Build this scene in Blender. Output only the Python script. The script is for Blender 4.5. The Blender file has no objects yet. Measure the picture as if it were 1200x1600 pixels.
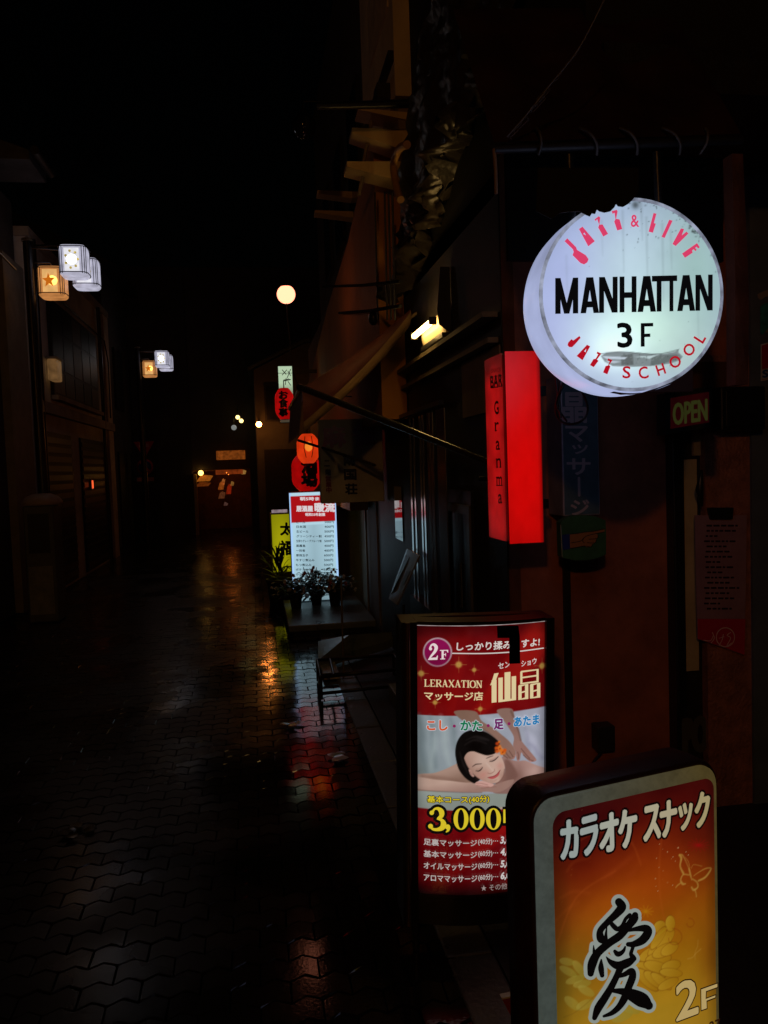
import bpy, math, random
import numpy as np
from mathutils import Vector, Matrix
from mathutils.geometry import tessellate_polygon

random.seed(7)
rng = np.random.default_rng(7)
sc = bpy.context.scene
col = sc.collection
R = math.radians

# ------------------------------------------------------------------ camera
CAM = Vector((0, 0, 1.65))
FPX = 1240.0                                   # focal length in photo pixels (1200 x 1600)
YAW, PITCH, ROLL = R(9.2), R(3.3), R(2.0)
F_ = Vector((math.sin(YAW) * math.cos(PITCH), math.cos(YAW) * math.cos(PITCH), -math.sin(PITCH)))
R0 = Vector((math.cos(YAW), -math.sin(YAW), 0))
U0 = R0.cross(F_)
R_ = R0 * math.cos(ROLL) - U0 * math.sin(ROLL)
U_ = U0 * math.cos(ROLL) + R0 * math.sin(ROLL)
cam = bpy.data.cameras.new('camera')
cam.sensor_fit = 'VERTICAL'
cam.sensor_height = 36
cam.lens = FPX / 1600 * 36
cam.clip_start = 0.02
cam.clip_end = 500
camo = bpy.data.objects.new('camera', cam)
m = Matrix((R_, U_, -F_)).transposed().to_4x4()
m.translation = CAM
camo.matrix_world = m
col.objects.link(camo)
sc.camera = camo

# ------------------------------------------------------------------ world: a moonless rainy night
w = bpy.data.worlds.new('World')
sc.world = w
w.use_nodes = True
nt = w.node_tree
sky = nt.nodes.new('ShaderNodeTexSky')
sky.sky_type = 'NISHITA'
sky.sun_disc = False
sky.sun_elevation = R(3)
sky.sun_rotation = R(200)
nt.links.new(sky.outputs[0], nt.nodes['Background'].inputs[0])
nt.nodes['Background'].inputs[1].default_value = 0.00012
sun = bpy.data.lights.new('night_sun', 'SUN')
sun.energy = 0.0006
sun.angle = R(10)
sun.color = (1, .93, .85)
suno = bpy.data.objects.new('night_sun', sun)
suno.rotation_euler = (R(87), 0, R(-20))
col.objects.link(suno)

sc.view_settings.view_transform = 'Standard'
sc.view_settings.look = 'None'
sc.view_settings.exposure = 0
sc.view_settings.gamma = 1
sc.render.engine = 'CYCLES'
sc.cycles.max_bounces = 6
sc.cycles.diffuse_bounces = 3
sc.cycles.glossy_bounces = 4
sc.cycles.transparent_max_bounces = 16
sc.cycles.use_denoising = True
sc.cycles.sample_clamp_indirect = 4

# ------------------------------------------------------------------ pixel helpers (photo pixels -> points in the street)
def ray(px, py):
    return F_ + R_ * ((px - 600) / FPX) + U_ * ((800 - py) / FPX)
def D(px, py, d):
    return CAM + ray(px, py) * d
def atX(px, py, X):
    r = ray(px, py); return CAM + r * ((X - CAM.x) / r.x)
def atY(px, py, Y):
    r = ray(px, py); return CAM + r * ((Y - CAM.y) / r.y)
def atZ(px, py, Z):
    r = ray(px, py); return CAM + r * ((Z - CAM.z) / r.z)

def lin(c):
    return tuple((x / 255 / 12.92 if x / 255 <= .04045 else ((x / 255 + .055) / 1.055) ** 2.4) for x in c[:3])

# ------------------------------------------------------------------ materials
def pbr(name, base, rough=.6, metal=0., var=.25, nscale=6., bump=0., bscale=40., spec=.5, rvar=0.):
    mt = bpy.data.materials.new(name)
    mt.use_nodes = True
    n = mt.node_tree; b = n.nodes['Principled BSDF']; L = n.links
    b.inputs['Roughness'].default_value = rough
    b.inputs['Metallic'].default_value = metal
    b.inputs['Specular IOR Level'].default_value = spec
    tc = n.nodes.new('ShaderNodeTexCoord')
    if var:
        no = n.nodes.new('ShaderNodeTexNoise'); no.inputs['Scale'].default_value = nscale
        no.inputs['Detail'].default_value = 8; no.inputs['Roughness'].default_value = .65
        L.new(tc.outputs['Object'], no.inputs['Vector'])
        ra = n.nodes.new('ShaderNodeValToRGB')
        ra.color_ramp.elements[0].position = .3; ra.color_ramp.elements[1].position = .72
        ra.color_ramp.elements[0].color = tuple(x * (1 - var) for x in base) + (1,)
        ra.color_ramp.elements[1].color = tuple(min(1, x * (1 + var)) for x in base) + (1,)
        L.new(no.outputs['Fac'], ra.inputs['Fac']); L.new(ra.outputs['Color'], b.inputs['Base Color'])
        if rvar:
            mr = n.nodes.new('ShaderNodeMapRange')
            mr.inputs['To Min'].default_value = max(.03, rough - rvar); mr.inputs['To Max'].default_value = min(1, rough + rvar)
            mr.inputs['From Min'].default_value = .35; mr.inputs['From Max'].default_value = .65
            L.new(no.outputs['Fac'], mr.inputs['Value']); L.new(mr.outputs['Result'], b.inputs['Roughness'])
    else:
        b.inputs['Base Color'].default_value = tuple(base) + (1,)
    if bump:
        n2 = n.nodes.new('ShaderNodeTexNoise'); n2.inputs['Scale'].default_value = bscale; n2.inputs['Detail'].default_value = 6
        L.new(tc.outputs['Object'], n2.inputs['Vector'])
        bu = n.nodes.new('ShaderNodeBump'); bu.inputs['Strength'].default_value = bump; bu.inputs['Distance'].default_value = .01
        L.new(n2.outputs['Fac'], bu.inputs['Height']); L.new(bu.outputs['Normal'], b.inputs['Normal'])
    return mt

def emit(name, c, strength=1., var=0., nscale=8., base=.3, sample=True, rough=.35):
    """a lamp, a flame or a backlit panel; c is sRGB 0-255"""
    mt = bpy.data.materials.new(name)
    mt.use_nodes = True
    n = mt.node_tree; b = n.nodes['Principled BSDF']; L = n.links
    lc = lin(c)
    b.inputs['Base Color'].default_value = tuple(x * base for x in lc) + (1,)
    b.inputs['Roughness'].default_value = rough
    b.inputs['Emission Strength'].default_value = strength
    if var:
        tc = n.nodes.new('ShaderNodeTexCoord')
        no = n.nodes.new('ShaderNodeTexNoise'); no.inputs['Scale'].default_value = nscale; no.inputs['Detail'].default_value = 6
        L.new(tc.outputs['Object'], no.inputs['Vector'])
        ra = n.nodes.new('ShaderNodeValToRGB')
        ra.color_ramp.elements[0].position = .3; ra.color_ramp.elements[1].position = .7
        ra.color_ramp.elements[0].color = tuple(x * (1 - var) for x in lc) + (1,)
        ra.color_ramp.elements[1].color = tuple(x * (1 + var) for x in lc) + (1,)
        L.new(no.outputs['Fac'], ra.inputs['Fac']); L.new(ra.outputs['Color'], b.inputs['Emission Color'])
    else:
        b.inputs['Emission Color'].default_value = lc + (1,)
    if not sample:
        mt.cycles.emission_sampling = 'NONE'
    return mt

def printed(name, strength=1., base=.5, sample=False, rough=.3, grime=0., gscale=9.):
    """print on a backlit (strength > 0) or a plain (strength 0) panel; the ink is in the colour attribute"""
    mt = bpy.data.materials.new(name)
    mt.use_nodes = True
    n = mt.node_tree; b = n.nodes['Principled BSDF']; L = n.links
    at = n.nodes.new('ShaderNodeAttribute'); at.attribute_name = 'Col'
    src = at.outputs['Color']
    if grime:
        tc = n.nodes.new('ShaderNodeTexCoord')
        no = n.nodes.new('ShaderNodeTexNoise'); no.inputs['Scale'].default_value = gscale; no.inputs['Detail'].default_value = 9
        no.inputs['Roughness'].default_value = .7
        L.new(tc.outputs['Object'], no.inputs['Vector'])
        ra = n.nodes.new('ShaderNodeValToRGB'); ra.color_ramp.elements[0].position = .3; ra.color_ramp.elements[1].position = .6
        g = 1 - grime
        ra.color_ramp.elements[0].color = (g, g, g, 1); ra.color_ramp.elements[1].color = (1, 1, 1, 1)
        L.new(no.outputs['Fac'], ra.inputs['Fac'])
        mx = n.nodes.new('ShaderNodeMix'); mx.data_type = 'RGBA'; mx.blend_type = 'MULTIPLY'; mx.inputs[0].default_value = 1
        L.new(src, mx.inputs[6]); L.new(ra.outputs['Color'], mx.inputs[7]); src = mx.outputs[2]
    sc_ = n.nodes.new('ShaderNodeMix'); sc_.data_type = 'RGBA'; sc_.blend_type = 'MULTIPLY'; sc_.inputs[0].default_value = 1
    sc_.inputs[7].default_value = (base, base, base, 1)
    L.new(src, sc_.inputs[6]); L.new(sc_.outputs[2], b.inputs['Base Color'])
    b.inputs['Roughness'].default_value = rough
    if strength:
        L.new(src, b.inputs['Emission Color']); b.inputs['Emission Strength'].default_value = strength
        if not sample: mt.cycles.emission_sampling = 'NONE'
    return mt

# ------------------------------------------------------------------ mesh builder
WL = {}
def vv(*a): return Vector(a)
class MB:
    def __init__(s): s.v = []; s.f = []; s.sm = []; s.c = []
    def add(s, vs, fs, smooth=False, c=None):
        o = len(s.v); s.v += [Vector(x) for x in vs]
        for f in fs: s.f.append([i + o for i in f]); s.sm.append(smooth)
        s.c += [c or (1, 1, 1)] * len(vs)
        return s
    def box(s, x0, x1, y0, y1, z0, z1):
        return s.add([(x0,y0,z0),(x1,y0,z0),(x1,y1,z0),(x0,y1,z0),(x0,y0,z1),(x1,y0,z1),(x1,y1,z1),(x0,y1,z1)],
                     [(0,3,2,1),(4,5,6,7),(0,1,5,4),(1,2,6,5),(2,3,7,6),(3,0,4,7)])
    def obox(s, o, a, b, c):
        """box from corner o along the three edge vectors"""
        o, a, b, c = map(Vector, (o, a, b, c))
        return s.add([o, o+a, o+a+b, o+b, o+c, o+a+c, o+a+b+c, o+b+c],
                     [(0,3,2,1),(4,5,6,7),(0,1,5,4),(1,2,6,5),(2,3,7,6),(3,0,4,7)])
    def tube(s, pts, r, n=10, closed=False):
        pts = [Vector(p) for p in pts]
        rs = r if isinstance(r, (list, tuple)) else [r] * len(pts)
        vs = []; fs = []; prev = None
        N = len(pts)
        for i, p in enumerate(pts):
            if closed: t = pts[(i+1) % N] - pts[i-1]
            else: t = pts[min(i+1, N-1)] - pts[max(i-1, 0)]
            t.normalize()
            if prev is None:
                a = t.orthogonal().normalized()
            else:
                a = (prev - t * prev.dot(t)).normalized()
            prev = a; b = t.cross(a)
            for k in range(n):
                an = 2 * math.pi * k / n
                vs.append(p + (a * math.cos(an) + b * math.sin(an)) * rs[i])
        for i in range(N if closed else N - 1):
            j = (i + 1) % N
            for k in range(n):
                fs.append((i*n+k, i*n+(k+1) % n, j*n+(k+1) % n, j*n+k))
        s.add(vs, fs, True)
        if not closed:
            s.add(vs[:n], [tuple(range(n))[::-1]]); s.add(vs[-n:], [tuple(range(n))])
        return s
    def lathe(s, prof, o, ax=(0,0,1), n=28, smooth=True):
        o = Vector(o); ax = Vector(ax).normalized(); a = ax.orthogonal().normalized(); b = ax.cross(a)
        vs = []; fs = []
        for (r, z) in prof:
            for k in range(n):
                an = 2 * math.pi * k / n
                vs.append(o + ax * z + (a * math.cos(an) + b * math.sin(an)) * r)
        for i in range(len(prof) - 1):
            for k in range(n):
                fs.append((i*n+k, i*n+(k+1) % n, (i+1)*n+(k+1) % n, (i+1)*n+k))
        return s.add(vs, fs, smooth)
    def ball(s, o, r, n=24, sx=1, sy=1, sz=1):
        vs = []; fs = []; h = n // 2; o = Vector(o)
        for i in range(h + 1):
            th = math.pi * i / h
            for k in range(n):
                an = 2 * math.pi * k / n
                vs.append(o + Vector((math.sin(th)*math.cos(an)*r*sx, math.sin(th)*math.sin(an)*r*sy, math.cos(th)*r*sz)))
        for i in range(h):
            for k in range(n): fs.append((i*n+k, (i+1)*n+k, (i+1)*n+(k+1) % n, i*n+(k+1) % n))
        return s.add(vs, fs, True)
    def prism(s, pts, ex):
        """planar outline of 3D points, extruded by the vector ex"""
        pts = [Vector(p) for p in pts]; n = len(pts); ex = Vector(ex)
        tri = tessellate_polygon([pts])
        vs = pts + [p + ex for p in pts]
        fs = [t for t in tri] + [tuple(i + n for i in t)[::-1] for t in tri]
        s.add(vs, fs)
        for i in range(n):
            j = (i + 1) % n
            s.add([pts[i], pts[j], pts[j] + ex, pts[i] + ex], [(0, 1, 2, 3)])
        return s
    def build(s, name, mat, parent=None, bevel=0., colors=False, loc=None):
        me = bpy.data.meshes.new(name)
        off = Vector((0, 0, 0))
        if parent is not None: off = WL[parent.name]
        elif loc is not None: off = Vector(loc)
        me.from_pydata([v - off for v in s.v], [], s.f)
        me.polygons.foreach_set('use_smooth', s.sm)
        if colors:
            a = me.color_attributes.new('Col', 'FLOAT_COLOR', 'POINT')
            arr = np.ones((len(s.v), 4), np.float32); arr[:, :3] = np.array(s.c, np.float32)
            a.data.foreach_set('color', arr.ravel())
        me.update()
        me.materials.append(mat)
        o = bpy.data.objects.new(name, me)
        col.objects.link(o)
        if parent is not None: o.parent = parent
        elif loc is not None: o.location = loc
        WL[o.name] = off
        if bevel:
            bm = o.modifiers.new('bevel', 'BEVEL'); bm.width = bevel; bm.segments = 2; bm.limit_method = 'ANGLE'
        return o

def tag(o, label=None, cat=None, group=None, kind=None):
    if label: o['label'] = label
    if cat: o['category'] = cat
    if group: o['group'] = group
    if kind: o['kind'] = kind
    return o
def thing(name, label, cat, loc, group=None):
    o = bpy.data.objects.new(name, None); o.empty_display_size = .1
    o.location = loc; col.objects.link(o); WL[o.name] = Vector(loc)
    return tag(o, label, cat, group)
def children(o): return [c for c in bpy.data.objects if c.parent == o]
def copy_tree(o, parent=None):
    c = o.copy(); col.objects.link(c)
    if parent: c.parent = parent
    for ch in children(o): copy_tree(ch, c)
    return c

# ------------------------------------------------------------------ sign faces: a frame in space, print in its own (u, v)
class Frame:
    def __init__(s, O, r, u, bulge=0., half=1.):
        s.O = Vector(O); s.r = Vector(r).normalized(); s.u = Vector(u).normalized()
        s.n = s.r.cross(s.u); s.n.normalize()          # r x u points at the reader
        s.bulge = bulge; s.half = half
    def w(s, u):
        return s.bulge * (1 - min(1, abs(u) / s.half) ** 2) if s.bulge else 0
    def px(s, x, y):
        d = ray(x, y); u = v = 0
        for _ in range(6 if s.bulge else 1):
            O = s.O + s.n * s.w(u)
            p = CAM + d * ((O - CAM).dot(s.n) / d.dot(s.n)) - s.O
            u, v = p.dot(s.r), p.dot(s.u)
        return (u, v)
    def pt(s, u, v, w=0.):
        return s.O + s.r * u + s.u * v + s.n * (w + s.w(u))

def smooth_pts(pts, k=6, closed=True):
    P = [np.array(p, float) for p in pts]; n = len(P); out = []
    for i in range(n if closed else n - 1):
        p0 = P[(i-1) % n] if closed else P[max(i-1, 0)]
        p1 = P[i]; p2 = P[(i+1) % n] if closed else P[i+1]
        p3 = P[(i+2) % n] if closed else P[min(i+2, n-1)]
        for t in np.linspace(0, 1, k, endpoint=False):
            out.append(.5*((2*p1)+(-p0+p2)*t+(2*p0-5*p1+4*p2-p3)*t*t+(-p0+3*p1-3*p2+p3)*t**3))
    if not closed: out.append(P[-1])
    return [tuple(q) for q in out]

def smooth_pts3(P, k=6):
    out = []; n = len(P); P = [Vector(p) for p in P]
    for i in range(n-1):
        p0, p1, p2, p3 = P[max(i-1, 0)], P[i], P[i+1], P[min(i+2, n-1)]
        for j in range(k):
            t = j/k
            out.append(.5*((2*p1)+(p2-p0)*t+(2*p0-5*p1+4*p2-p3)*t*t+(3*p1-p0-3*p2+p3)*t**3))
    return out+[P[-1]]

_tc = {}
def glyphs(s):
    if s not in _tc:
        c = bpy.data.curves.new('t', 'FONT'); c.body = s; c.size = 1; c.resolution_u = 3
        o = bpy.data.objects.new('t', c); col.objects.link(o)
        dg = bpy.context.evaluated_depsgraph_get(); dg.update()
        me = bpy.data.meshes.new_from_object(o.evaluated_get(dg))
        V = np.array([v.co[:2] for v in me.vertices]) if len(me.vertices) else np.zeros((0, 2))
        Fs = [tuple(p.vertices) for p in me.polygons]
        bpy.data.objects.remove(o); bpy.data.curves.remove(c); bpy.data.meshes.remove(me)
        _tc[s] = (V, Fs)
    return _tc[s]

class Art:
    """flat inks on a frame, each laid a hair above the last"""
    def __init__(s, fr, z0=.0006, step=.00002):
        s.fr = fr; s.m = MB(); s.z = z0; s.st = step
    def _put(s, V, Fs, c):
        s.m.add([s.fr.pt(u, v, s.z) for u, v in V], Fs, c=lin(c)); s.z += s.st
    def poly(s, pts, c, px=True, holes=(), smooth=0):
        loops = [list(pts)] + [list(h) for h in holes]
        if smooth: loops = [smooth_pts(l, smooth) for l in loops]
        if px: loops = [[s.fr.px(*p) for p in l] for l in loops]
        flat = [p for l in loops for p in l]
        tri = tessellate_polygon([[Vector((p[0], p[1], 0)) for p in l] for l in loops])
        s._put(flat, tri, c)
    def brush(s, pts, ws, c, px=True, k=6, cap=True, smooth=True, grow=0.):
        """stroke of varying width; ws and grow in photo pixels when px"""
        if not isinstance(ws, (list, tuple)): ws = [ws] * len(pts)
        q = [(p[0], p[1], w_) for p, w_ in zip(pts, ws)]
        if smooth and len(q) > 2: q = smooth_pts(q, k, False)
        L = []; Rr = []
        n = len(q)
        for i in range(n):
            a = q[max(i-1, 0)]; b = q[min(i+1, n-1)]
            tx, ty = b[0]-a[0], b[1]-a[1]; l = math.hypot(tx, ty) or 1
            h = q[i][2] / 2 + grow
            L.append((q[i][0]-ty/l*h, q[i][1]+tx/l*h)); Rr.append((q[i][0]+ty/l*h, q[i][1]-tx/l*h))
        cv = (lambda p: s.fr.px(*p)) if px else (lambda p: p)
        V = [cv(p) for p in L] + [cv(p) for p in Rr]
        s._put(V, [(i, i+1, n+i+1, n+i) for i in range(n-1)], c)
        if cap:
            for (x, y, w_) in (q[0], q[-1]):
                s.disc((x, y), w_/2+grow, c, px)
    def disc(s, p, r, c, px=True, ry=None, n=18, inner=0.):
        ry = ry or r
        cv = (lambda q: s.fr.px(*q)) if px else (lambda q: q)
        ring = [cv((p[0]+r*math.cos(2*math.pi*k/n), p[1]+ry*math.sin(2*math.pi*k/n))) for k in range(n)]
        if inner:
            rin = [cv((p[0]+r*inner*math.cos(2*math.pi*k/n), p[1]+ry*inner*math.sin(2*math.pi*k/n))) for k in range(n)]
            s._put(ring+rin, [(k, (k+1) % n, n+(k+1) % n, n+k) for k in range(n)], c)
        else:
            s._put(ring, [tuple(range(n))], c)
    def text(s, t, p0, p1, h, c, bold=0., out=0., outc=(0, 0, 0), px=True, keep=False, shear=0.):
        """fit text to the box whose foot runs from p0 to p1 and whose height is h; bold/out are fractions of h"""
        V, Fs = glyphs(t)
        if not len(V): return
        if px:
            a = np.array(s.fr.px(*p0)); b = np.array(s.fr.px(*p1)); up = np.array(s.fr.px(p0[0], p0[1]-h))
            H = np.linalg.norm(up - a)
        else:
            a = np.array(p0, float); b = np.array(p1, float); H = h
        mn = V.min(0); mx = V.max(0)
        X = (V[:, 0]-mn[0])/max(1e-6, mx[0]-mn[0]); Y = (V[:, 1]-mn[1])/max(1e-6, mx[1]-mn[1])
        W = np.linalg.norm(b-a); e = (b-a)/W; f = np.array((-e[1], e[0]))
        if px:   # keep uprights upright on the sign
            f = np.array((0., 1.))
        P = a + np.outer(X*W + Y*H*shear, e) + np.outer(Y*H, f)
        if out:
            for k in range(12):
                an = 2*math.pi*k/12
                s._put(P + np.array((math.cos(an), math.sin(an)))*out*H, Fs, outc)
        if bold:
            for k in range(8):
                an = 2*math.pi*k/8
                s._put(P + np.array((math.cos(an), math.sin(an)))*bold*H, Fs, c)
        s._put(P, Fs, c)
    def vtext(s, t, p0, p1, w_, h, c, bold=0., **k):
        """characters one under the other from p0 (centre of the first) to p1"""
        n = len(t)
        for i, ch in enumerate(t):
            f = i/max(1, n-1); x = p0[0]+(p1[0]-p0[0])*f; y = p0[1]+(p1[1]-p0[1])*f
            s.text(ch, (x-w_/2, y+h/2), (x+w_/2, y+h/2), h, c, bold, **k)
    def build(s, name, mat, parent):
        """link what has been laid so far as one part and go on with a new one"""
        o = s.m.build(name, mat, parent, colors=True); s.m = MB()
        return o

class Canvas:
    """a printed picture: a fine grid of coloured points, painted in (u, v)"""
    def __init__(s, fr, u0, u1, v0, v1, nu, nv):
        s.fr = fr; s.us = np.linspace(u0, u1, nu); s.vs = np.linspace(v0, v1, nv)
        s.U, s.V = np.meshgrid(s.us, s.vs); s.img = np.zeros((nv, nu, 3))
        s.cell = (u1-u0)/nu
        O = s.fr
        c = O.px  # noqa
        s.k = None
    def pxl(s):
        """size of a photo pixel on the frame"""
        if s.k is None:
            p = s.fr.O - CAM; x = p.dot(R_)/p.dot(F_)*FPX+600; y = 800-p.dot(U_)/p.dot(F_)*FPX
            a = s.fr.px(x, y); b = s.fr.px(x, y+10); s.k = math.hypot(a[0]-b[0], a[1]-b[1])/10
        return s.k
    def _blend(s, sl, m_, c, c2=None, g=None):
        base = s.img[sl]
        cc = np.array(c[:3], float)
        if c2 is not None:
            cc = cc + (np.array(c2[:3], float)-cc)*g[..., None]
        s.img[sl] = base*(1-m_[..., None]) + cc*m_[..., None]
    def _sl(s, pts, pad):
        p = np.array(pts); 
        i0 = np.searchsorted(s.us, p[:, 0].min()-pad); i1 = np.searchsorted(s.us, p[:, 0].max()+pad)
        lo, hi = p[:, 1].min()-pad, p[:, 1].max()+pad
        j0 = np.searchsorted(s.vs, lo); j1 = np.searchsorted(s.vs, hi)
        return (slice(max(0, j0-1), j1+1), slice(max(0, i0-1), i1+1))
    def sd(s, pts, sl):
        U = s.U[sl]; V = s.V[sl]; d = np.full(U.shape, 1e9); ins = np.zeros(U.shape, bool)
        n = len(pts)
        for i in range(n):
            ax, ay = pts[i]; bx, by = pts[(i+1) % n]
            ex, ey = bx-ax, by-ay; l2 = ex*ex+ey*ey or 1e-12
            t = np.clip(((U-ax)*ex+(V-ay)*ey)/l2, 0, 1)
            d = np.minimum(d, np.hypot(U-ax-t*ex, V-ay-t*ey))
            cond = ((ay > V) != (by > V))
            with np.errstate(divide='ignore', invalid='ignore'):
                xi = ax+(V-ay)/(by-ay if by != ay else 1e-12)*ex
            ins ^= cond & (U < xi)
        return np.where(ins, -d, d)
    def fill(s, pts, c, soft=1., alpha=1., c2=None, gdir=None, smooth=5):
        """pts in photo pixels; soft in pixels; c -> c2 along the pixel vector gdir (from, to)"""
        if smooth: pts = smooth_pts(pts, smooth)
        q = [s.fr.px(*p) for p in pts]; so = max(soft*s.pxl(), s.cell*.7)
        sl = s._sl(q, so*2)
        d = s.sd(q, sl); m_ = np.clip(.5-d/(2*so), 0, 1); m_ = m_*m_*(3-2*m_)*alpha
        g = None
        if c2 is not None:
            a = np.array(s.fr.px(*gdir[0])); b = np.array(s.fr.px(*gdir[1])); e = b-a
            g = np.clip(((s.U[sl]-a[0])*e[0]+(s.V[sl]-a[1])*e[1])/e.dot(e), 0, 1)
        s._blend(sl, m_, c, c2, g)
    def blob(s, p, rx, ry, c, alpha=1., rot=0., power=1.):
        u, v = s.fr.px(*p); k = s.pxl(); rx *= k; ry *= k
        x = s.U-u; y = s.V-v; ca, sa = math.cos(rot), math.sin(rot)
        e = ((x*ca+y*sa)/rx)**2+((-x*sa+y*ca)/ry)**2
        s._blend((slice(None), slice(None)), alpha*np.exp(-e**power), c)
    def line(s, pts, w_, c, alpha=1., soft=.7, smooth=True):
        if not isinstance(w_, (list, tuple)): w_ = [w_]*len(pts)
        q = [(p[0], p[1], x) for p, x in zip(pts, w_)]
        if smooth and len(q) > 2: q = smooth_pts(q, 5, False)
        k = s.pxl(); q = [s.fr.px(a, b)+(x*k/2,) for a, b, x in q]
        so = max(soft*k, s.cell*.7)
        sl = s._sl([a[:2] for a in q], so*2+max(a[2] for a in q))
        U = s.U[sl]; V = s.V[sl]; d = np.full(U.shape, 1e9)
        for (ax, ay, aw), (bx, by, bw) in zip(q[:-1], q[1:]):
            ex, ey = bx-ax, by-ay; l2 = ex*ex+ey*ey or 1e-12
            t = np.clip(((U-ax)*ex+(V-ay)*ey)/l2, 0, 1)
            d = np.minimum(d, np.hypot(U-ax-t*ex, V-ay-t*ey)-(aw+t*(bw-aw)))
        m_ = np.clip(.5-d/(2*so), 0, 1)*alpha
        s._blend(sl, m_, c)
    def noise(s, amp, cells=(6, 9), seed=0):
        r = np.random.default_rng(seed); out = np.zeros(s.U.shape); nv, nu = s.U.shape
        for o in range(4):
            gx, gy = cells[0]*2**o, cells[1]*2**o
            g = r.standard_normal((gy+2, gx+2))
            x = np.linspace(0, gx, nu); y = np.linspace(0, gy, nv)
            xi = x.astype(int); yi = y.astype(int); fx = x-xi; fy = y-yi
            fx = fx*fx*(3-2*fx); fy = fy*fy*(3-2*fy)
            a = g[np.ix_(yi, xi)]*(1-fx)+g[np.ix_(yi, xi+1)]*fx; b = g[np.ix_(yi+1, xi)]*(1-fx)+g[np.ix_(yi+1, xi+1)]*fx
            out += (a*(1-fy[:, None])+b*fy[:, None])*.5**o
        return out*amp
    def build(s, name, mat, parent, w=.0003, mask=None):
        nv, nu = s.U.shape
        me = bpy.data.meshes.new(name); off = WL[parent.name]
        O = np.array(s.fr.O-off); r = np.array(s.fr.r); u = np.array(s.fr.u); n = np.array(s.fr.n)
        wu = np.array([s.fr.w(a) for a in s.us])+w
        P = O+s.U[..., None]*r+s.V[..., None]*u+np.broadcast_to(wu, s.U.shape)[..., None]*n
        idx = np.arange(nu*nv).reshape(nv, nu)
        F = np.stack([idx[:-1, :-1], idx[:-1, 1:], idx[1:, 1:], idx[1:, :-1]], -1).reshape(-1, 4)
        if mask is not None:
            cu = (s.U[:-1, :-1]+s.U[1:, 1:])/2; cv = (s.V[:-1, :-1]+s.V[1:, 1:])/2
            F = F[mask(cu, cv).ravel()]
        me.from_pydata(P.reshape(-1, 3).tolist(), [], F.tolist())
        me.polygons.foreach_set('use_smooth', [True]*len(me.polygons))
        I = np.clip(s.img, 0, 255)/255
        I = np.where(I <= .04045, I/12.92, ((I+.055)/1.055)**2.4)
        a = me.color_attributes.new('Col', 'FLOAT_COLOR', 'POINT')
        arr = np.ones((nv*nu, 4), np.float32); arr[:, :3] = I.reshape(-1, 3)
        a.data.foreach_set('color', arr.ravel())
        me.update(); me.materials.append(mat)
        o = bpy.data.objects.new(name, me); col.objects.link(o); o.parent = parent; WL[o.name] = off
        return o

def rrect(u0, u1, v0, v1, r, n=7):
    out = []
    for cx, cy, a0 in ((u1-r, v1-r, 0), (u0+r, v1-r, 90), (u0+r, v0+r, 180), (u1-r, v0+r, 270)):
        for k in range(n+1):
            a = R(a0+90*k/n); out.append((cx+r*math.cos(a), cy+r*math.sin(a)))
    return out
def ring_mesh(mb, fr, loops, smooth=True):
    """skin a list of (outline, w) loops of equal length"""
    n = len(loops[0][0]); vs = [fr.pt(u, v, w_) for pts, w_ in loops for u, v in pts]
    fs = [(i*n+k, i*n+(k+1) % n, (i+1)*n+(k+1) % n, (i+1)*n+k) for i in range(len(loops)-1) for k in range(n)]
    return mb.add(vs, fs, smooth)

# shared materials
M_black = pbr('black_painted_metal', (.012, .012, .013), .35, 0, .3, 12, .15, 60)
M_steel = pbr('wet_steel_pipe', (.16, .16, .17), .25, .9, .3, 20)
M_conc = pbr('wet_concrete', (.16, .17, .17), .45, 0, .35, 5, .35, 60, rvar=.15)
M_plaster = pbr('pale_plaster', (.36, .32, .26), .75, 0, .3, 2.5, .2, 30)
M_darkwood = pbr('dark_wood', (.018, .014, .011), .5, 0, .4, 14, .3, 50)
M_ironred = pbr('red_ochre_wall', (.37, .12, .068), .7, 0, .35, 5, .35, 45)
M_white = pbr('white_painted_board', (.62, .6, .55), .5, 0, .12, 8)

# ================================================================== ground and paving
M_sub = pbr('joint_sand', (.012, .011, .01), .55, 0, .4, 8, .4, 50)
MB().box(-60, 60, -12, 90, -.9, -.035).build('ground', M_sub)['kind'] = 'structure'

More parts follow.
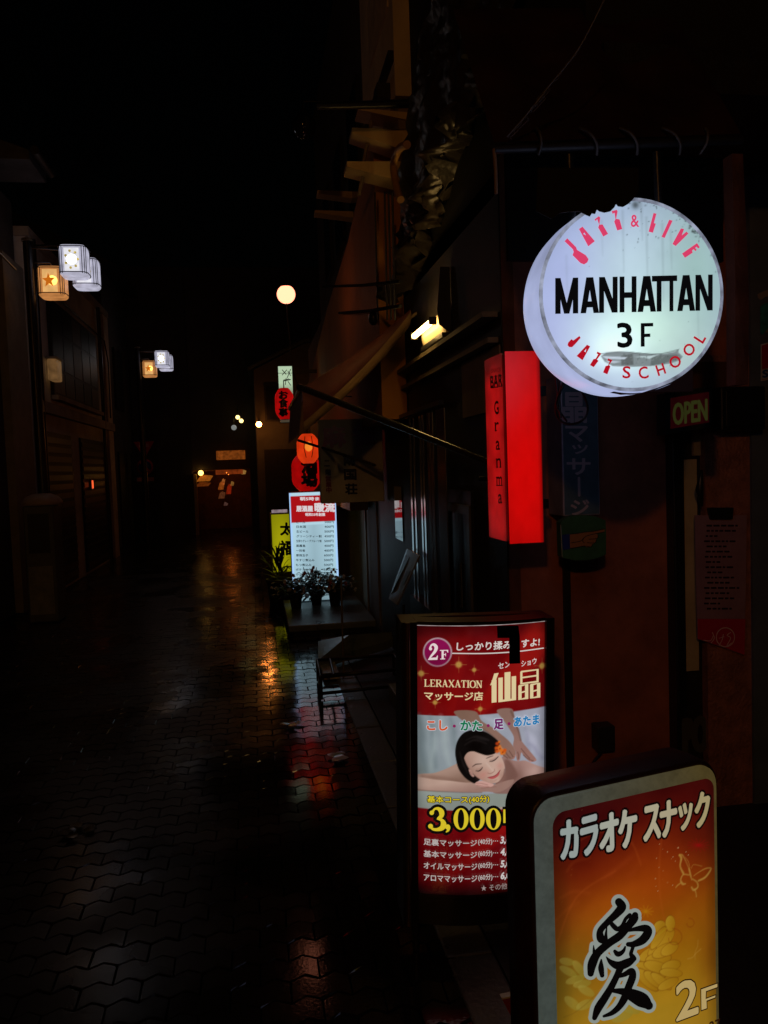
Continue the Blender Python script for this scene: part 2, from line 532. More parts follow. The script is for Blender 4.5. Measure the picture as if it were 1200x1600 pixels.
def paver_material():
    mt = bpy.data.materials.new('wet_paver'); mt.use_nodes = True
    n = mt.node_tree; b = n.nodes['Principled BSDF']; L = n.links
    at = n.nodes.new('ShaderNodeAttribute'); at.attribute_name = 'Col'
    tc = n.nodes.new('ShaderNodeTexCoord')
    no = n.nodes.new('ShaderNodeTexNoise'); no.inputs['Scale'].default_value = 38; no.inputs['Detail'].default_value = 8
    L.new(tc.outputs['Object'], no.inputs['Vector'])
    mx = n.nodes.new('ShaderNodeMix'); mx.data_type = 'RGBA'; mx.blend_type = 'MULTIPLY'; mx.inputs[0].default_value = .8
    L.new(at.outputs['Color'], mx.inputs[6]); L.new(no.outputs['Color'], mx.inputs[7]); L.new(mx.outputs[2], b.inputs['Base Color'])
    wet = n.nodes.new('ShaderNodeTexNoise'); wet.inputs['Scale'].default_value = 1.3; wet.inputs['Detail'].default_value = 5
    L.new(tc.outputs['Object'], wet.inputs['Vector'])
    mr = n.nodes.new('ShaderNodeMapRange'); mr.inputs['From Min'].default_value = .38; mr.inputs['From Max'].default_value = .62
    mr.inputs['To Min'].default_value = .13; mr.inputs['To Max'].default_value = .27
    b.inputs['Specular IOR Level'].default_value = .5
    L.new(wet.outputs['Fac'], mr.inputs['Value'])
    # rain water gathers along the kerb: smoother there
    sx = n.nodes.new('ShaderNodeSeparateXYZ'); L.new(tc.outputs['Object'], sx.inputs[0])
    gt = n.nodes.new('ShaderNodeMapRange'); gt.interpolation_type = 'SMOOTHSTEP'
    gt.inputs['From Min'].default_value = -.45; gt.inputs['From Max'].default_value = .25
    gt.inputs['To Min'].default_value = 1.5; gt.inputs['To Max'].default_value = .42
    L.new(sx.outputs['X'], gt.inputs['Value'])
    mu = n.nodes.new('ShaderNodeMath'); mu.operation = 'MULTIPLY'
    L.new(mr.outputs['Result'], mu.inputs[0]); L.new(gt.outputs['Result'], mu.inputs[1]); L.new(mu.outputs[0], b.inputs['Roughness'])
    n2 = n.nodes.new('ShaderNodeTexNoise'); n2.inputs['Scale'].default_value = 85; n2.inputs['Detail'].default_value = 2.5
    L.new(tc.outputs['Object'], n2.inputs['Vector'])
    bu = n.nodes.new('ShaderNodeBump'); bu.inputs['Strength'].default_value = .14; bu.inputs['Distance'].default_value = .0016
    L.new(n2.outputs['Fac'], bu.inputs['Height']); L.new(bu.outputs['Normal'], b.inputs['Normal'])
    return mt

def pavers(x0, x1, y0, y1):
    """interlocking zigzag pavers, each with its own small tilt, chamfered edges and open joints"""
    mb = MB(); px_, py_ = .19, .105; a = .0135; g = .0022; ch = .004
    ny = int((y1-y0)/py_); nx = int((x1-x0)/px_)
    xs = np.linspace(0, 1, 9)
    for j in range(ny):
        for i in range(-1, nx):
            ox = x0+(i+.5*(j % 2))*px_; oy = y0+j*py_
            if ox < x0-.01 or ox+px_ > x1+.01: continue
            zz = lambda t: a*(1-abs(((t*2) % 1)*2-1)*2)
            out = [(t*px_, zz(t)) for t in xs]+[(t*px_, py_+zz(t)) for t in xs[::-1]]
            tx, ty = rng.normal(0, .006, 2); dz = rng.normal(0, .001)
            cx, cy = px_/2, py_/2
            def P(x, y, inset, z):
                ix = g+(inset-g)*.35; x = min(max(x, ix), px_-ix); y = y+inset*(1 if y < cy else -1)
                return (ox+x, oy+y, z+dz+(x-cx)*tx+(y-cy)*ty)
            n = len(out); vs = [P(x, y, g, -.03) for x, y in out]+[P(x, y, g, -ch) for x, y in out]+[P(x, y, g+ch, 0) for x, y in out]
            s_ = .8+.4*rng.random(); base = (.017*s_, .016*s_, .015*s_)
            h = len(xs); top = 2*n
            vs = vs[:n]+[(x+rng.normal(0, .0009), y+rng.normal(0, .0009), z+rng.normal(0, .0007)) for x, y, z in vs[n:2*n]]+[(x+rng.normal(0, .0012), y+rng.normal(0, .0012), z) for x, y, z in vs[2*n:]]
            fs = [(r*n+k, r*n+(k+1) % n, (r+1)*n+(k+1) % n, (r+1)*n+k) for r in range(2) for k in range(n)]
            fs += [(top+k, top+k+1, top+n-2-k, top+n-1-k) for k in range(h-1)]
            mb.add(vs, fs, False, base)
    return mb
o = pavers(-2.9, .74, .2, 13.6).build('paved_road', paver_material(), colors=True); o['kind'] = 'structure'
M_road2 = pbr('wet_far_paving', (.02, .018, .017), .2, 0, .35, 3, .25, 25, rvar=.1)
MB().box(-60, 60, 13.6, 60, -.034, -.002).build('far_road', M_road2)['kind'] = 'structure'
# gutter strip along the right side: concrete blocks with joints
mb = MB(); y = -.5
while y < 13.4:
    L_ = .6
    mb.box(.565, .725, y+.004, y+L_-.004, -.034, .006+random.uniform(-.003, .004)); y += L_
mb.build('kerb_strip', pbr('wet_kerb_concrete', (.075, .078, .078), .4, 0, .4, 6, .3, 60, rvar=.15), bevel=.008)['kind'] = 'structure'
M_apron = pbr('dark_apron_concrete', (.022, .021, .02), .55, 0, .4, 6, .4, 60)
MB().box(.73, 12, -3, 13.4, -.034, .004).build('pavement', M_apron)['kind'] = 'structure'

# ================================================================== round hanging sign
def round_sign():
    a, b = R(1.7), R(3.5)
    r0 = Vector((math.cos(b), -math.sin(b), 0))
    r = r0*math.cos(a)+Vector((0, 0, 1))*math.sin(a)
    u = Vector((0, 0, 1))*math.cos(a)-r0*math.sin(a)
    C = atY(988.5, 461, 2.1)
    fr = Frame(C, r, u)
    t = thing('round_sign', 'round white backlit sign with black and pink lettering hanging at the upper right', 'sign', tuple(C))
    Rr = .268
    circ = lambda rad, n=96: [(rad*math.cos(2*math.pi*k/n), rad*math.sin(2*math.pi*k/n)) for k in range(n)]
    # drum
    mb = MB()
    ring_mesh(mb, fr, [(circ(Rr-.008), -.010), (circ(Rr-.003), -.0105), (circ(Rr), -.02), (circ(Rr+.001), -.06), (circ(Rr+.003), -.1),
                       (circ(Rr+.001), -.15), (circ(Rr-.006), -.178), (circ(Rr-.03), -.186), (circ(.02), -.187)])
    drum = mb.build('drum', emit('lit_acrylic_drum', (172, 182, 222), .78, .28, 4, .5, True, .25), t)
    mb = MB(); ring_mesh(mb, fr, [(circ(Rr-.011), -.02), (circ(Rr-.002), -.008), (circ(Rr-.001), -.002), (circ(Rr-.006), .0015), (circ(Rr-.011), .0), (circ(Rr-.012), -.004)])
    mb.build('rim', emit('grimy_lit_rim', (150, 158, 180), .7, .6, 30, .5, False), t)
    # face: the panel is lit by tubes behind it
    cv = Canvas(fr, -Rr, Rr, -Rr, Rr, 190, 190)
    cv.img[:] = (150, 166, 182)
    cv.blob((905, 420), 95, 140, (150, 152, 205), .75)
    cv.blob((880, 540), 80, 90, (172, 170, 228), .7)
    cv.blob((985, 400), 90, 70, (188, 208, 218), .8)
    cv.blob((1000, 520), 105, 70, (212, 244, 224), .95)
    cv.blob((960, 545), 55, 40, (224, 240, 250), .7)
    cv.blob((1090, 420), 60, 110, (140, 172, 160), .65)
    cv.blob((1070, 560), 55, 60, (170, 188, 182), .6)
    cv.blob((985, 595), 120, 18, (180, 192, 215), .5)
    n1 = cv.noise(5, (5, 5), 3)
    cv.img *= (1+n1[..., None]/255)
    # streaks of rain dirt and mould on the plastic
    for x, y0, y1, a_ in ((973, 330, 425, .18), (1002, 318, 375, .22), (1010, 340, 440, .2), (1035, 350, 470, .2), (940, 345, 400, .12), (1048, 360, 420, .16), (1090, 440, 545, .12), (885, 400, 470, .1)):
        cv.line([(x, y0), (x+1, (y0+y1)/2), (x+2, y1)], [4, 3, 1], (95, 108, 110), a_, 2)
    rr = random.Random(4)
    for _ in range(150):
        an = rr.gauss(.95, .3); rad = Rr*(1-abs(rr.gauss(0, .035)))
        x, y = math.cos(an)*rad, math.sin(an)*rad
        p = fr.pt(x, y); q = p-CAM
        pp = (q.dot(R_)/q.dot(F_)*FPX+600, 800-q.dot(U_)/q.dot(F_)*FPX)
        cv.blob(pp, rr.uniform(.5, 2.2), rr.uniform(.5, 1.8), (45, 50, 50), rr.uniform(.3, .85))
    cv.blob((993, 320), 6, 6, (62, 68, 72), .8)
    for _ in range(30): cv.blob((rr.gauss(1012, 22), rr.gauss(345, 34)), rr.uniform(.4, 1.1), rr.uniform(.4, 1.4), (50, 58, 60), .7)
    for _ in range(40): cv.blob((rr.uniform(880, 1110), rr.uniform(330, 600)), rr.uniform(.3, .8), rr.uniform(.3, .8), (80, 88, 90), .5)
    # peeled tape over the lower words
    Zp = lambda x, y: (840+x/4, 470+y/4)
    cv.fill([Zp(*p) for p in ((395, 345), (430, 325), (500, 318), (600, 322), (700, 330), (790, 332), (860, 318), (885, 300), (880, 322), (908, 348), (890, 372), (830, 392), (700, 408), (600, 412), (470, 408), (420, 380))], (112, 118, 120), .6, .88, smooth=0)
    cv.fill([Zp(*p) for p in ((520, 345), (595, 330), (600, 400), (525, 402))], (86, 90, 90), .8, .8, smooth=0)
    cv.fill([Zp(*p) for p in ((715, 345), (870, 335), (895, 360), (760, 398), (705, 404))], (92, 100, 98), .8, .85, smooth=0)
    cv.fill([Zp(*p) for p in ((400, 345), (560, 352), (545, 366), (430, 362))], (205, 214, 226), .5, .8, smooth=0)
    cv.fill([Zp(*p) for p in ((600, 348), (700, 345), (760, 335), (700, 362), (640, 352))], (198, 214, 214), .5, .8, smooth=0)
    cv.fill([Zp(*p) for p in ((425, 372), (530, 378), (480, 390), (440, 386))], (200, 210, 222), .5, .7, smooth=0)
    cv.line([Zp(390, 332), Zp(470, 322), Zp(560, 320), Zp(640, 328), Zp(760, 332), Zp(880, 305)], .7, (55, 58, 58), .8, .5)
    for _ in range(60): cv.blob(Zp(rr.uniform(520, 890), rr.uniform(335, 405)), rr.uniform(.5, 1.6), rr.uniform(.5, 2), rr.choice([(70, 76, 74), (140, 145, 145)]), .5)
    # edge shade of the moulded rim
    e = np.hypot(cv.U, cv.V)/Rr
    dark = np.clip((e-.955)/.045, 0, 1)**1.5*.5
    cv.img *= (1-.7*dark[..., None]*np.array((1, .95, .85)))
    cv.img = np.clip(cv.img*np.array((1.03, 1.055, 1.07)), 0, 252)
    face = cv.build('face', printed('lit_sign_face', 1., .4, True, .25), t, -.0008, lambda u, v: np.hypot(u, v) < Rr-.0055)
    # lettering
    ar = Art(fr, 0)
    BK = (8, 8, 10)
    def L(parts, x0, x1, yb0, yb1, yt0, yt1):   # letter from unit polygons into a photo quad
        for poly in parts:
            pts = []
            for (a_, b_) in poly:
                x = x0+(x1-x0)*a_; yb = yb0+(yb1-yb0)*a_; yt = yt0+(yt1-yt0)*a_
                pts.append((x, yb+(yt-yb)*b_))
            ar.poly(pts, BK)
    bar = lambda x0, x1, y0=0, y1=1: [(x0, y0), (x1, y0), (x1, y1), (x0, y1)]
    sl = lambda xb, xt, w_, y0=0, y1=1: [(xb, y0), (xb+w_, y0), (xt+w_, y1), (xt, y1)]
    G = {'M': [bar(0, .235), bar(.765, 1), sl(.385, .0, .23), sl(.385, .77, .23)],
         'A': [sl(0, .31, .3), sl(.7, .39, .3), bar(.2, .8, .16, .33)],
         'N': [bar(0, .27), bar(.73, 1), sl(.69, .0, .31)],
         'H': [bar(0, .29), bar(.71, 1), bar(.2, .8, .4, .56)],
         'T': [bar(.33, .67), bar(0, 1, .84, 1)]}
    def yb(x): return 490.5+(485-490.5)*(x-867)/248
    def yt(x): return 434.5+(429-434.5)*(x-866)/246
    ink = printed('sign_ink', 1., .4)
    for ch, x0, x1 in (('M', 867.5, 903.5), ('A', 907, 936), ('N', 936, 965), ('H', 968, 994.5), ('A', 996, 1025), ('T', 1018.5, 1041), ('T', 1040, 1058), ('A', 1058, 1086), ('N', 1086.5, 1113.5)):
        L(G[ch], x0, x1, yb(x0), yb(x1), yt(x0), yt(x1))
    ar.build('name_lettering', ink, t)
    ar.text('3', (966, 542.5), (987.5, 542), 37, BK, .035)
    ar.poly([(1001, 505), (1020.5, 504.5), (1020.5, 510), (1007, 510.3), (1007, 521.5), (1016, 521.2), (1016, 526.5), (1007, 526.8), (1007.2, 541.5), (1001, 541.8)], BK)
    ar.build('floor_number', ink, t)
    PK = (214, 62, 104); RD = (176, 14, 34)
    Zt = lambda l: [(840+x/4, 300+y/4) for x, y in l]
    Zb = lambda l: [(840+x/4, 470+y/4) for x, y in l]
    for l in ([(185,290),(240,345),(246,362),(300,395),(318,420),(310,440),(290,453),(268,445),(218,395),(225,375),(220,358),(168,308)],
              [(355,172),(382,152),(391,160),(385,205),(405,203),(440,262),(410,279),(378,222),(384,206),(372,170),(362,182)],
              [(462,120),(495,112),(499,122),(490,168),(512,172),(528,232),(497,241),(478,185),(486,170),(480,130),(468,137)],
              [(724,132),(742,136),(726,195),(738,198),(720,255),(693,248)],
              [(822,174),(843,180),(793,288),(774,280)],
              [(895,228),(915,232),(900,272),(930,248),(942,260),(862,338),(842,325)],
              [(995,320),(1013,345),(1003,354),(992,342),(984,350),(994,362),(985,370),(974,358),(965,366),(968,380),(920,412),(902,385)]):
        ar.poly(Zt(l), PK); ar.build('pink_letter', ink, t)
    ar.poly(Zt([(258,232),(280,217),(357,308),(316,340)]), PK, holes=[Zt([(284,262),(292,254),(302,272)])])
    ar.build('pink_lettering', ink, t)
    ar.text('&', (985.8, 354.5), (998.2, 354.5), 18.5, PK, .02)
    ar.build('pink_lettering', ink, t)
    for l in ([(260,220),(268,232),(235,270),(215,290),(197,290),(186,278),(190,262),(210,240),(222,248),(234,240)],
              [(372,318),(398,330),(370,368),(380,375),(350,415),(326,402),(348,365),(362,362),(378,335),(368,330)],
              [(440,360),(467,372),(445,402),(454,410),(435,460),(408,448),(424,408),(440,404),(450,378),(436,374)]):
        ar.poly(Zb(l), RD); ar.build('red_letter', ink, t)
    ar.poly(Zb([(308,275),(328,285),(280,372),(243,345)]), RD, holes=[Zb([(290,316),(303,300),(299,322)])])
    def sp(ch, cx, cy, w_, h_, rot):
        V, Fs = glyphs(ch); mn, mx = V.min(0), V.max(0); k = cv.pxl()
        P = (V-(mn+mx)/2)/(mx-mn)*np.array((w_, h_))*k
        ca, sa = math.cos(R(rot)), math.sin(R(rot)); c0 = np.array(fr.px(840+cx/4, 470+cy/4))
        for k2 in range(9):
            an = 2*math.pi*k2/8; dd = np.array((math.cos(an), math.sin(an)))*.5*k if k2 < 8 else 0
            ar._put(P@np.array(((ca, sa), (-sa, ca)))+c0+dd, Fs, RD)
    for ch, x, y, w_, h_, ro in (('S', 555, 447, 12.5, 18.5, -4), ('C', 660, 450, 15, 18.5, 6), ('H', 768, 430, 13, 16.5, 16), ('O', 858, 382, 18, 18, 32), ('O', 945, 306, 18, 18, 48), ('L', 1012, 233, 10, 18, 56)):
        if ch == 'S' : ar.build('red_letter', ink, t)
        sp(ch, x, y, w_, h_, ro); ar.build('red_letter', ink, t)
    # torn foil lip at the foot of the rim and a steel hanger above
    mb = MB(); lip = []
    for k in range(15):
        an = R(-104+k*2.6); lip.append((math.cos(an)*(Rr+.0035), math.sin(an)*(Rr+.0035)))
    w0 = [random.uniform(.0, .02) for _ in lip]
    for k in range(14):
        mb.add([fr.pt(*lip[k], -.004), fr.pt(*lip[k+1], -.004), fr.pt(lip[k+1][0]*1.004, lip[k+1][1]*1.004, -.03-w0[k+1]), fr.pt(lip[k][0]*1.004, lip[k][1]*1.004, -.03-w0[k])], [(0, 1, 2, 3)], True)
    mb.build('peeling_foil', pbr('dull_foil', (.3, .33, .36), .35, .6, .4, 25), t)
    for x in (-.13, .13):
        MB().tube([fr.pt(x, .228, -.09), fr.pt(x, .33, -.09), fr.pt(x, .42, -.09)], .011).build('hanger', M_black, t)
round_sign()

# ================================================================== red box sign on the wall
def red_box_sign():
    X0, X1, Y0, Y1 = .985, 1.135, 3.02, 3.27
    c0 = atY(795, 851, Y0); z0 = c0.z; z1 = atY(793, 548, Y0).z
    t = thing('box_sign', 'tall red backlit box sign with small black letters down its narrow side', 'sign', ((X0+X1)/2, (Y0+Y1)/2, z0))
    lean = -.012
    def fr_box(name, a, mat, bev=.006):
        mb = MB().box(*a)
        for i, v in enumerate(mb.v): mb.v[i] = v+Vector((lean*(z1-v.z)*0, 0, 0))
        return mb.build(name, mat, t, bev)
    fr_box('case', (X0+.006, X1, Y0+.006, Y1-.004, z0+.006, z1-.004), pbr('dark_red_plastic', (.12, .004, .004), .4), .01)
    # wide panel faces down the street, lettered panel faces the lane
    f1 = Frame(((X0+X1)/2, Y0, (z0+z1)/2), (1, 0, 0), (0, 0, 1)); hw, hh = (X1-X0)/2, (z1-z0)/2
    c = Canvas(f1, -hw+.004, hw-.004, -hh+.003, hh-.003, 40, 160)
    s_ = (c.U+hw)/(2*hw); q = (c.V+hh)/(2*hh)
    g = (1-np.clip((s_-.86)/.2, 0, 1)**1.1*.75)*(.86+.14*np.sin(math.pi*np.clip(q*1.02, 0, 1))**.6)
    c.img[..., 0] = 192*g; c.img[..., 1] = 7*g; c.img[..., 2] = 6*g
    c.blob((820, 740), 22, 90, (206, 5, 4), .7); c.img += c.noise(3, (4, 12), 5)[..., None]*np.array((1, .1, .1))
    c.build('front_panel', printed('red_acrylic', 1., .3, True, .25), t, .004)
    f2 = Frame((X0, (Y0+Y1)/2, (z0+z1)/2), (0, -1, 0), (0, 0, 1)); hl = (Y1-Y0)/2
    c = Canvas(f2, -hl+.006, hl-.008, -hh+.012, hh-.006, 40, 160)
    s_ = (c.U+hl)/(2*hl); q = (c.V+hh)/(2*hh)
    g = (.72+.28*np.sin(math.pi*s_)**.8)*(.8+.2*np.sin(math.pi*q)**.7)
    g *= np.where(q > .84, .62+.38*np.clip((.97-q)/.13, 0, 1), 1)
    c.img[..., 0] = 166*g; c.img[..., 1] = 14*g; c.img[..., 2] = 15*g
    c.blob((787, 820), 14, 26, (150, 14, 12), .6); c.img += c.noise(7, (4, 14), 8)[..., None]*np.array((1, .2, .2))
    c.build('lettered_panel', printed('red_acrylic_worn', 1., .3, True, .3), t, .0045)
    ar = Art(f2, .0052); BK = (22, 2, 3)
    ar.text('BAR', (768.5, 606), (787, 603), 18, BK, .05)
    for x0, x1, y in ((768.5, 774, 606), (774.5, 780.5, 605), (781.5, 787, 603.5)):
        ar.brush([(x0, y), (x1, y-.3)], 1.6, BK, cap=False); ar.brush([(x0, y-17), (x1-1, y-17.3)], 1.4, BK, cap=False)
    dk = printed('dark_ink', 0, .3)
    ar.build('bar_lettering', dk, t)
    ar.text('SNACK', (769.5, 583), (785.5, 581), 7, (95, 6, 6), .0)
    ar.build('faded_lettering', dk, t)
    for ch, x, y, w_, h_ in (('G', 778, 647, 6.5, 20), ('r', 778.7, 673.5, 6, 13.5), ('a', 780.2, 703, 6, 14), ('n', 781.6, 730.5, 7, 14), ('m', 782.7, 759, 8.5, 14), ('a', 784, 786.5, 6, 14)):
        ar.text(ch, (x-w_/2, y), (x+w_/2, y-.2), h_, BK, .035)
        if ch in 'rnm':
            for dx in {'r': (-1.6,), 'n': (-2.4, 2.4), 'm': (-3.4, 0, 3.4)}[ch]:
                ar.brush([(x+dx-1.7, y-.5), (x+dx+1.7, y-.6)], 1.4, BK, cap=False)
            ar.brush([(x-w_/2-1.2, y-h_+.8), (x-w_/2+1.5, y-h_+.7)], 1.4, BK, cap=False)
        ar.build('name_letter', dk, t)

    for z in (z0+.15, z1-.15): MB().box(X1-.002, X1+.06, Y0+.1, Y0+.14, z-.02, z+.02).build('wall_bracket', M_black, t)
red_box_sign()

# ================================================================== curved massage board standing on the pavement
def massage_board():
    d = 2.7
    C = D(751, 1186, d)
    an = R(2.2); ln = R(1.6)
    r0 = Vector((math.cos(an), -math.sin(an), 0)); Z = Vector((0, 0, 1))
    r = r0*math.cos(ln)-Z*math.sin(ln); u = Z*math.cos(ln)+r0*math.sin(ln)
    fr = Frame(C, r, u)
    ul, vt = fr.px(651, 977); ur, _ = fr.px(851, 970); _, vb = fr.px(652, 1394)
    half = (ur-ul)/2; fr.O = fr.pt((ul+ur)/2, 0); fr.half = half; fr.bulge = .04
    # place so that the edges, not the crown, stand at the traced corners
    ul, vt = fr.px(651, 976.5); ur, _ = fr.px(851, 970); _, vb = fr.px(652, 1395)
    base = fr.pt(0, vb-.1); base.z = 0
    t = thing('massage_board', 'tall standing backlit board with a curved red face showing a massage picture and prices', 'sign board', tuple(base))
    cv = Canvas(fr, ul, ur, vb, vt, 190, 380)
    k = cv.pxl()
    q = (vt-cv.V)/(vt-vb)
    # dark red ground with lighter rays
    cv.img[:] = (112, 8, 12)
    cv.blob((740, 1090), 150, 60, (150, 14, 14), .5)
    cx, cy = fr.px(700, 1160)
    ang = np.arctan2(cv.V-cy, cv.U-cx)
    ray_ = np.clip(np.sin(ang*9+.6)*1.5, 0, 1)*np.clip((cv.U-ul)/(ur-ul)*1.3-.15, 0, 1)
    cv.img += ray_[..., None]*np.array((42, 12, 4))
    cv.blob((655, 1040), 30, 70, (120, 22, 22), .4); cv.blob((660, 985), 80, 14, (70, 4, 10), .5)
    Z1 = lambda l: [(640+x/5.333, 1100+y/5.333) for x, y in l]
    z1 = lambda x, y: (640+x/5.333, 1100+y/5.333)
    # lower red panel
    low = [(640, 1262), (700, 1266), (760, 1266), (810, 1262), (860, 1256), (860, 1420), (640, 1420)]
    # picture ground: pale towels
    cv.fill([(640, 1117), (690, 1118.5), (750, 1117), (800, 1112), (860, 1103), (860, 1290), (640, 1290)], (150, 164, 168), .6, 1, (178, 180, 198), ((650, 1180), (850, 1150)), smooth=0)
    pic = cv.V < fr.px(751, 1116)[1]
    for x0, x1, y0, y1, w_, c, a_ in ((75, 130, 90, 560, 60, (112, 128, 134), .5), (170, 215, 100, 520, 40, (118, 134, 140), .5), (260, 330, 100, 500, 50, (186, 200, 200), .5),
                                   (340, 400, 120, 420, 40, (120, 136, 140), .55), (210, 180, 240, 560, 34, (180, 194, 194), .5), (620, 760, 110, 180, 40, (196, 200, 214), .6), (980, 1080, 240, 420, 70, (205, 205, 226), .6), (1000, 1110, 330, 450, 30, (140, 138, 165), .5), (900, 1090, 100, 200, 60, (192, 196, 215), .6), (960, 1000, 200, 380, 20, (150, 150, 175), .5)):
        cv.line([z1(x0, y0), z1((x0*2+x1)/3+8, (y0*2+y1)/3), z1((x0+x1*2)/3-6, (y0+y1*2)/3), z1(x1, y1)], [w_/5.3*.4, w_/5.3, w_/5.3, w_/5.3*.6], c, a_, 4)
    cv.blob(z1(60, 560), 20, 12, (120, 130, 126), .6)
    # lower towel
    cv.fill(Z1([(40, 700), (300, 735), (600, 750), (900, 725), (1180, 690), (1180, 950), (40, 900)]), (172, 182, 176), 1, 1, (150, 158, 150), (z1(100, 700), z1(150, 860)))
    # masseuse's arms
    SK = (150, 116, 100)
    cv.fill(Z1([(372, 60), (545, 60), (600, 140), (690, 195), (760, 250), (830, 310), (872, 370), (884, 415), (872, 452), (846, 462), (800, 452), (776, 428), (795, 395), (745, 335), (690, 265), (600, 205), (500, 165), (430, 130)]), (140, 108, 92), .8, 1, (158, 118, 104), (z1(420, 100), z1(860, 430)))
    cv.fill(Z1([(728, 50), (850, 40), (878, 130), (912, 225), (930, 300), (985, 372), (1050, 452), (1050, 474), (1015, 482), (985, 468), (950, 432), (930, 405), (918, 462), (902, 474), (890, 452), (884, 400), (862, 345), (868, 275), (820, 190), (770, 120)]), (150, 116, 104), .8, 1, (168, 122, 112), (z1(780, 100), z1(1000, 450)))
    cv.line(Z1([(845, 60), (875, 130), (908, 225), (926, 300)]), 3, (108, 78, 68), .6, 1.2)
    cv.line(Z1([(745, 335), (690, 268), (600, 208), (500, 168)]), 3, (104, 78, 66), .6, 1.2)
    # back, shoulder and neck
    cv.fill(Z1([(770, 440), (850, 465), (900, 475), (960, 470), (1010, 490), (1070, 515), (1180, 560), (1180, 690), (900, 740), (700, 740), (720, 660), (780, 600), (800, 540)]), (188, 148, 138), .8, 1, (150, 112, 104), (z1(1040, 520), z1(860, 700)))
    cv.fill(Z1([(790, 470), (830, 470), (880, 540), (900, 600), (860, 640), (770, 650), (785, 560)]), (122, 84, 74), 3, .75)
    cv.blob(z1(1040, 560), 14, 9, (206, 170, 160), .7); cv.blob(z1(905, 620), 9, 16, (140, 100, 90), .6)
    # fingers of the two hands
    for l in ([(800, 400), (815, 425), (838, 450)], [(830, 390), (848, 418), (862, 440)], [(778, 420), (800, 440), (818, 452)], [(948, 425), (985, 455), (1030, 474)], [(930, 372), (965, 415), (1000, 452)], [(900, 400), (908, 430), (904, 462)]):
        cv.line(Z1(l), .9, (88, 54, 48), .8, .6)
    for x, y in ((866, 452), (880, 430), (1046, 466), (1006, 478), (905, 468)): cv.blob(z1(x, y), 1.6, 1.1, (205, 140, 130), .8)
    # folded arms
    cv.fill(Z1([(40, 592), (110, 580), (200, 575), (290, 545), (370, 508), (400, 500), (440, 560), (500, 630), (540, 660), (480, 700), (300, 680), (40, 640)]), (186, 152, 136), .8, 1, (150, 116, 100), (z1(300, 560), z1(330, 650)))
    cv.line(Z1([(110, 600), (220, 612), (330, 625), (450, 655)]), 5, (140, 104, 90), .5, 2.5)
    cv.fill(Z1([(40, 610), (100, 612), (220, 630), (340, 640), (470, 655), (560, 650), (640, 672), (720, 668), (800, 640), (870, 630), (830, 690), (740, 735), (640, 730), (560, 738), (440, 735), (280, 728), (150, 722), (40, 712)]), (206, 172, 156), .8, 1, (168, 130, 118), (z1(400, 640), z1(420, 740)))
    cv.line(Z1([(60, 714), (200, 726), (330, 732), (460, 738), (600, 738)]), 1.6, (120, 92, 80), .6, 1)
    # hair behind the face
    HR = (14, 10, 9)
    cv.fill(Z1([(480, 226), (560, 214), (640, 236), (700, 276), (742, 315), (738, 350), (700, 430), (640, 560), (555, 656), (500, 642), (450, 602), (408, 540), (388, 470), (380, 400), (392, 325), (428, 262)]), HR, .7)
    # face
    cv.fill(Z1([(452, 432), (480, 400), (530, 392), (620, 420), (700, 412), (745, 420), (775, 465), (792, 520), (790, 570), (770, 620), (738, 652), (700, 660), (650, 656), (590, 628), (540, 592), (500, 545), (470, 492)]), (216, 180, 162), .8, 1, (178, 136, 120), (z1(640, 500), z1(520, 590)))
    cv.blob(z1(600, 470), 14, 9, (228, 196, 180), .6, .4); cv.blob(z1(725, 500), 8, 12, (224, 188, 172), .5)
    cv.blob(z1(615, 590), 9, 6, (214, 140, 128), .55, .4); cv.blob(z1(752, 515), 6, 6, (214, 146, 132), .5)
    cv.blob(z1(770, 600), 6, 10, (168, 122, 108), .5)
    # fringe swept over the brow
    cv.fill(Z1([(440, 300), (520, 235), (640, 240), (742, 318), (736, 360), (716, 405), (690, 420), (640, 428), (585, 412), (530, 394), (488, 402), (462, 430), (450, 460), (440, 400)]), HR, .8)
    for l in ([(470, 300), (560, 270), (660, 300), (720, 350)], [(460, 340), (540, 300), (640, 330), (705, 380)], [(420, 400), (440, 480), (480, 570)]):
        cv.line(Z1(l), [.6, 2.4, 1], (40, 33, 32), .7, 1.6)
    cv.blob(z1(600, 290), 10, 2.6, (52, 46, 46), .5, -.25)
    # ear
    cv.fill(Z1([(492, 545), (508, 552), (530, 585), (540, 602), (526, 606), (505, 585)]), (206, 160, 146), .6)
    cv.line(Z1([(505, 565), (522, 590)]), 1, (140, 92, 82), .7, .6)
    # brows, closed eyes, nose, mouth
    cv.line(Z1([(524, 522), (552, 503), (598, 498)]), [.7, 1.5, .8], (58, 40, 36), .85, .6)
    cv.line(Z1([(640, 452), (668, 440), (694, 432)]), [.8, 1.4, .8], (58, 40, 36), .75, .6)
    cv.line(Z1([(553, 556), (575, 558), (592, 548), (608, 528)]), [.8, 1.5, 1.5, .7], (36, 22, 22), .95, .5)
    cv.line(Z1([(668, 478), (692, 474), (714, 462), (738, 438)]), [.8, 1.5, 1.5, .9], (36, 22, 22), .95, .5)
    cv.line(Z1([(560, 542), (582, 540), (600, 524)]), 1., (170, 122, 108), .6, .8)
    cv.line(Z1([(672, 466), (698, 458), (720, 446)]), 1., (170, 122, 108), .6, .8)
    cv.line(Z1([(640, 490), (664, 520), (690, 548), (700, 560)]), 1.6, (232, 204, 190), .6, 1.4)
    cv.line(Z1([(650, 574), (668, 580), (690, 572), (706, 558), (708, 540)]), [.6, 1.2, 1, .8, .4], (150, 98, 86), .75, .7)
    cv.fill(Z1([(654, 612), (680, 604), (705, 596), (728, 582), (748, 556), (752, 556), (744, 590), (722, 612), (694, 624), (668, 622)]), (196, 88, 88), .5, .95)
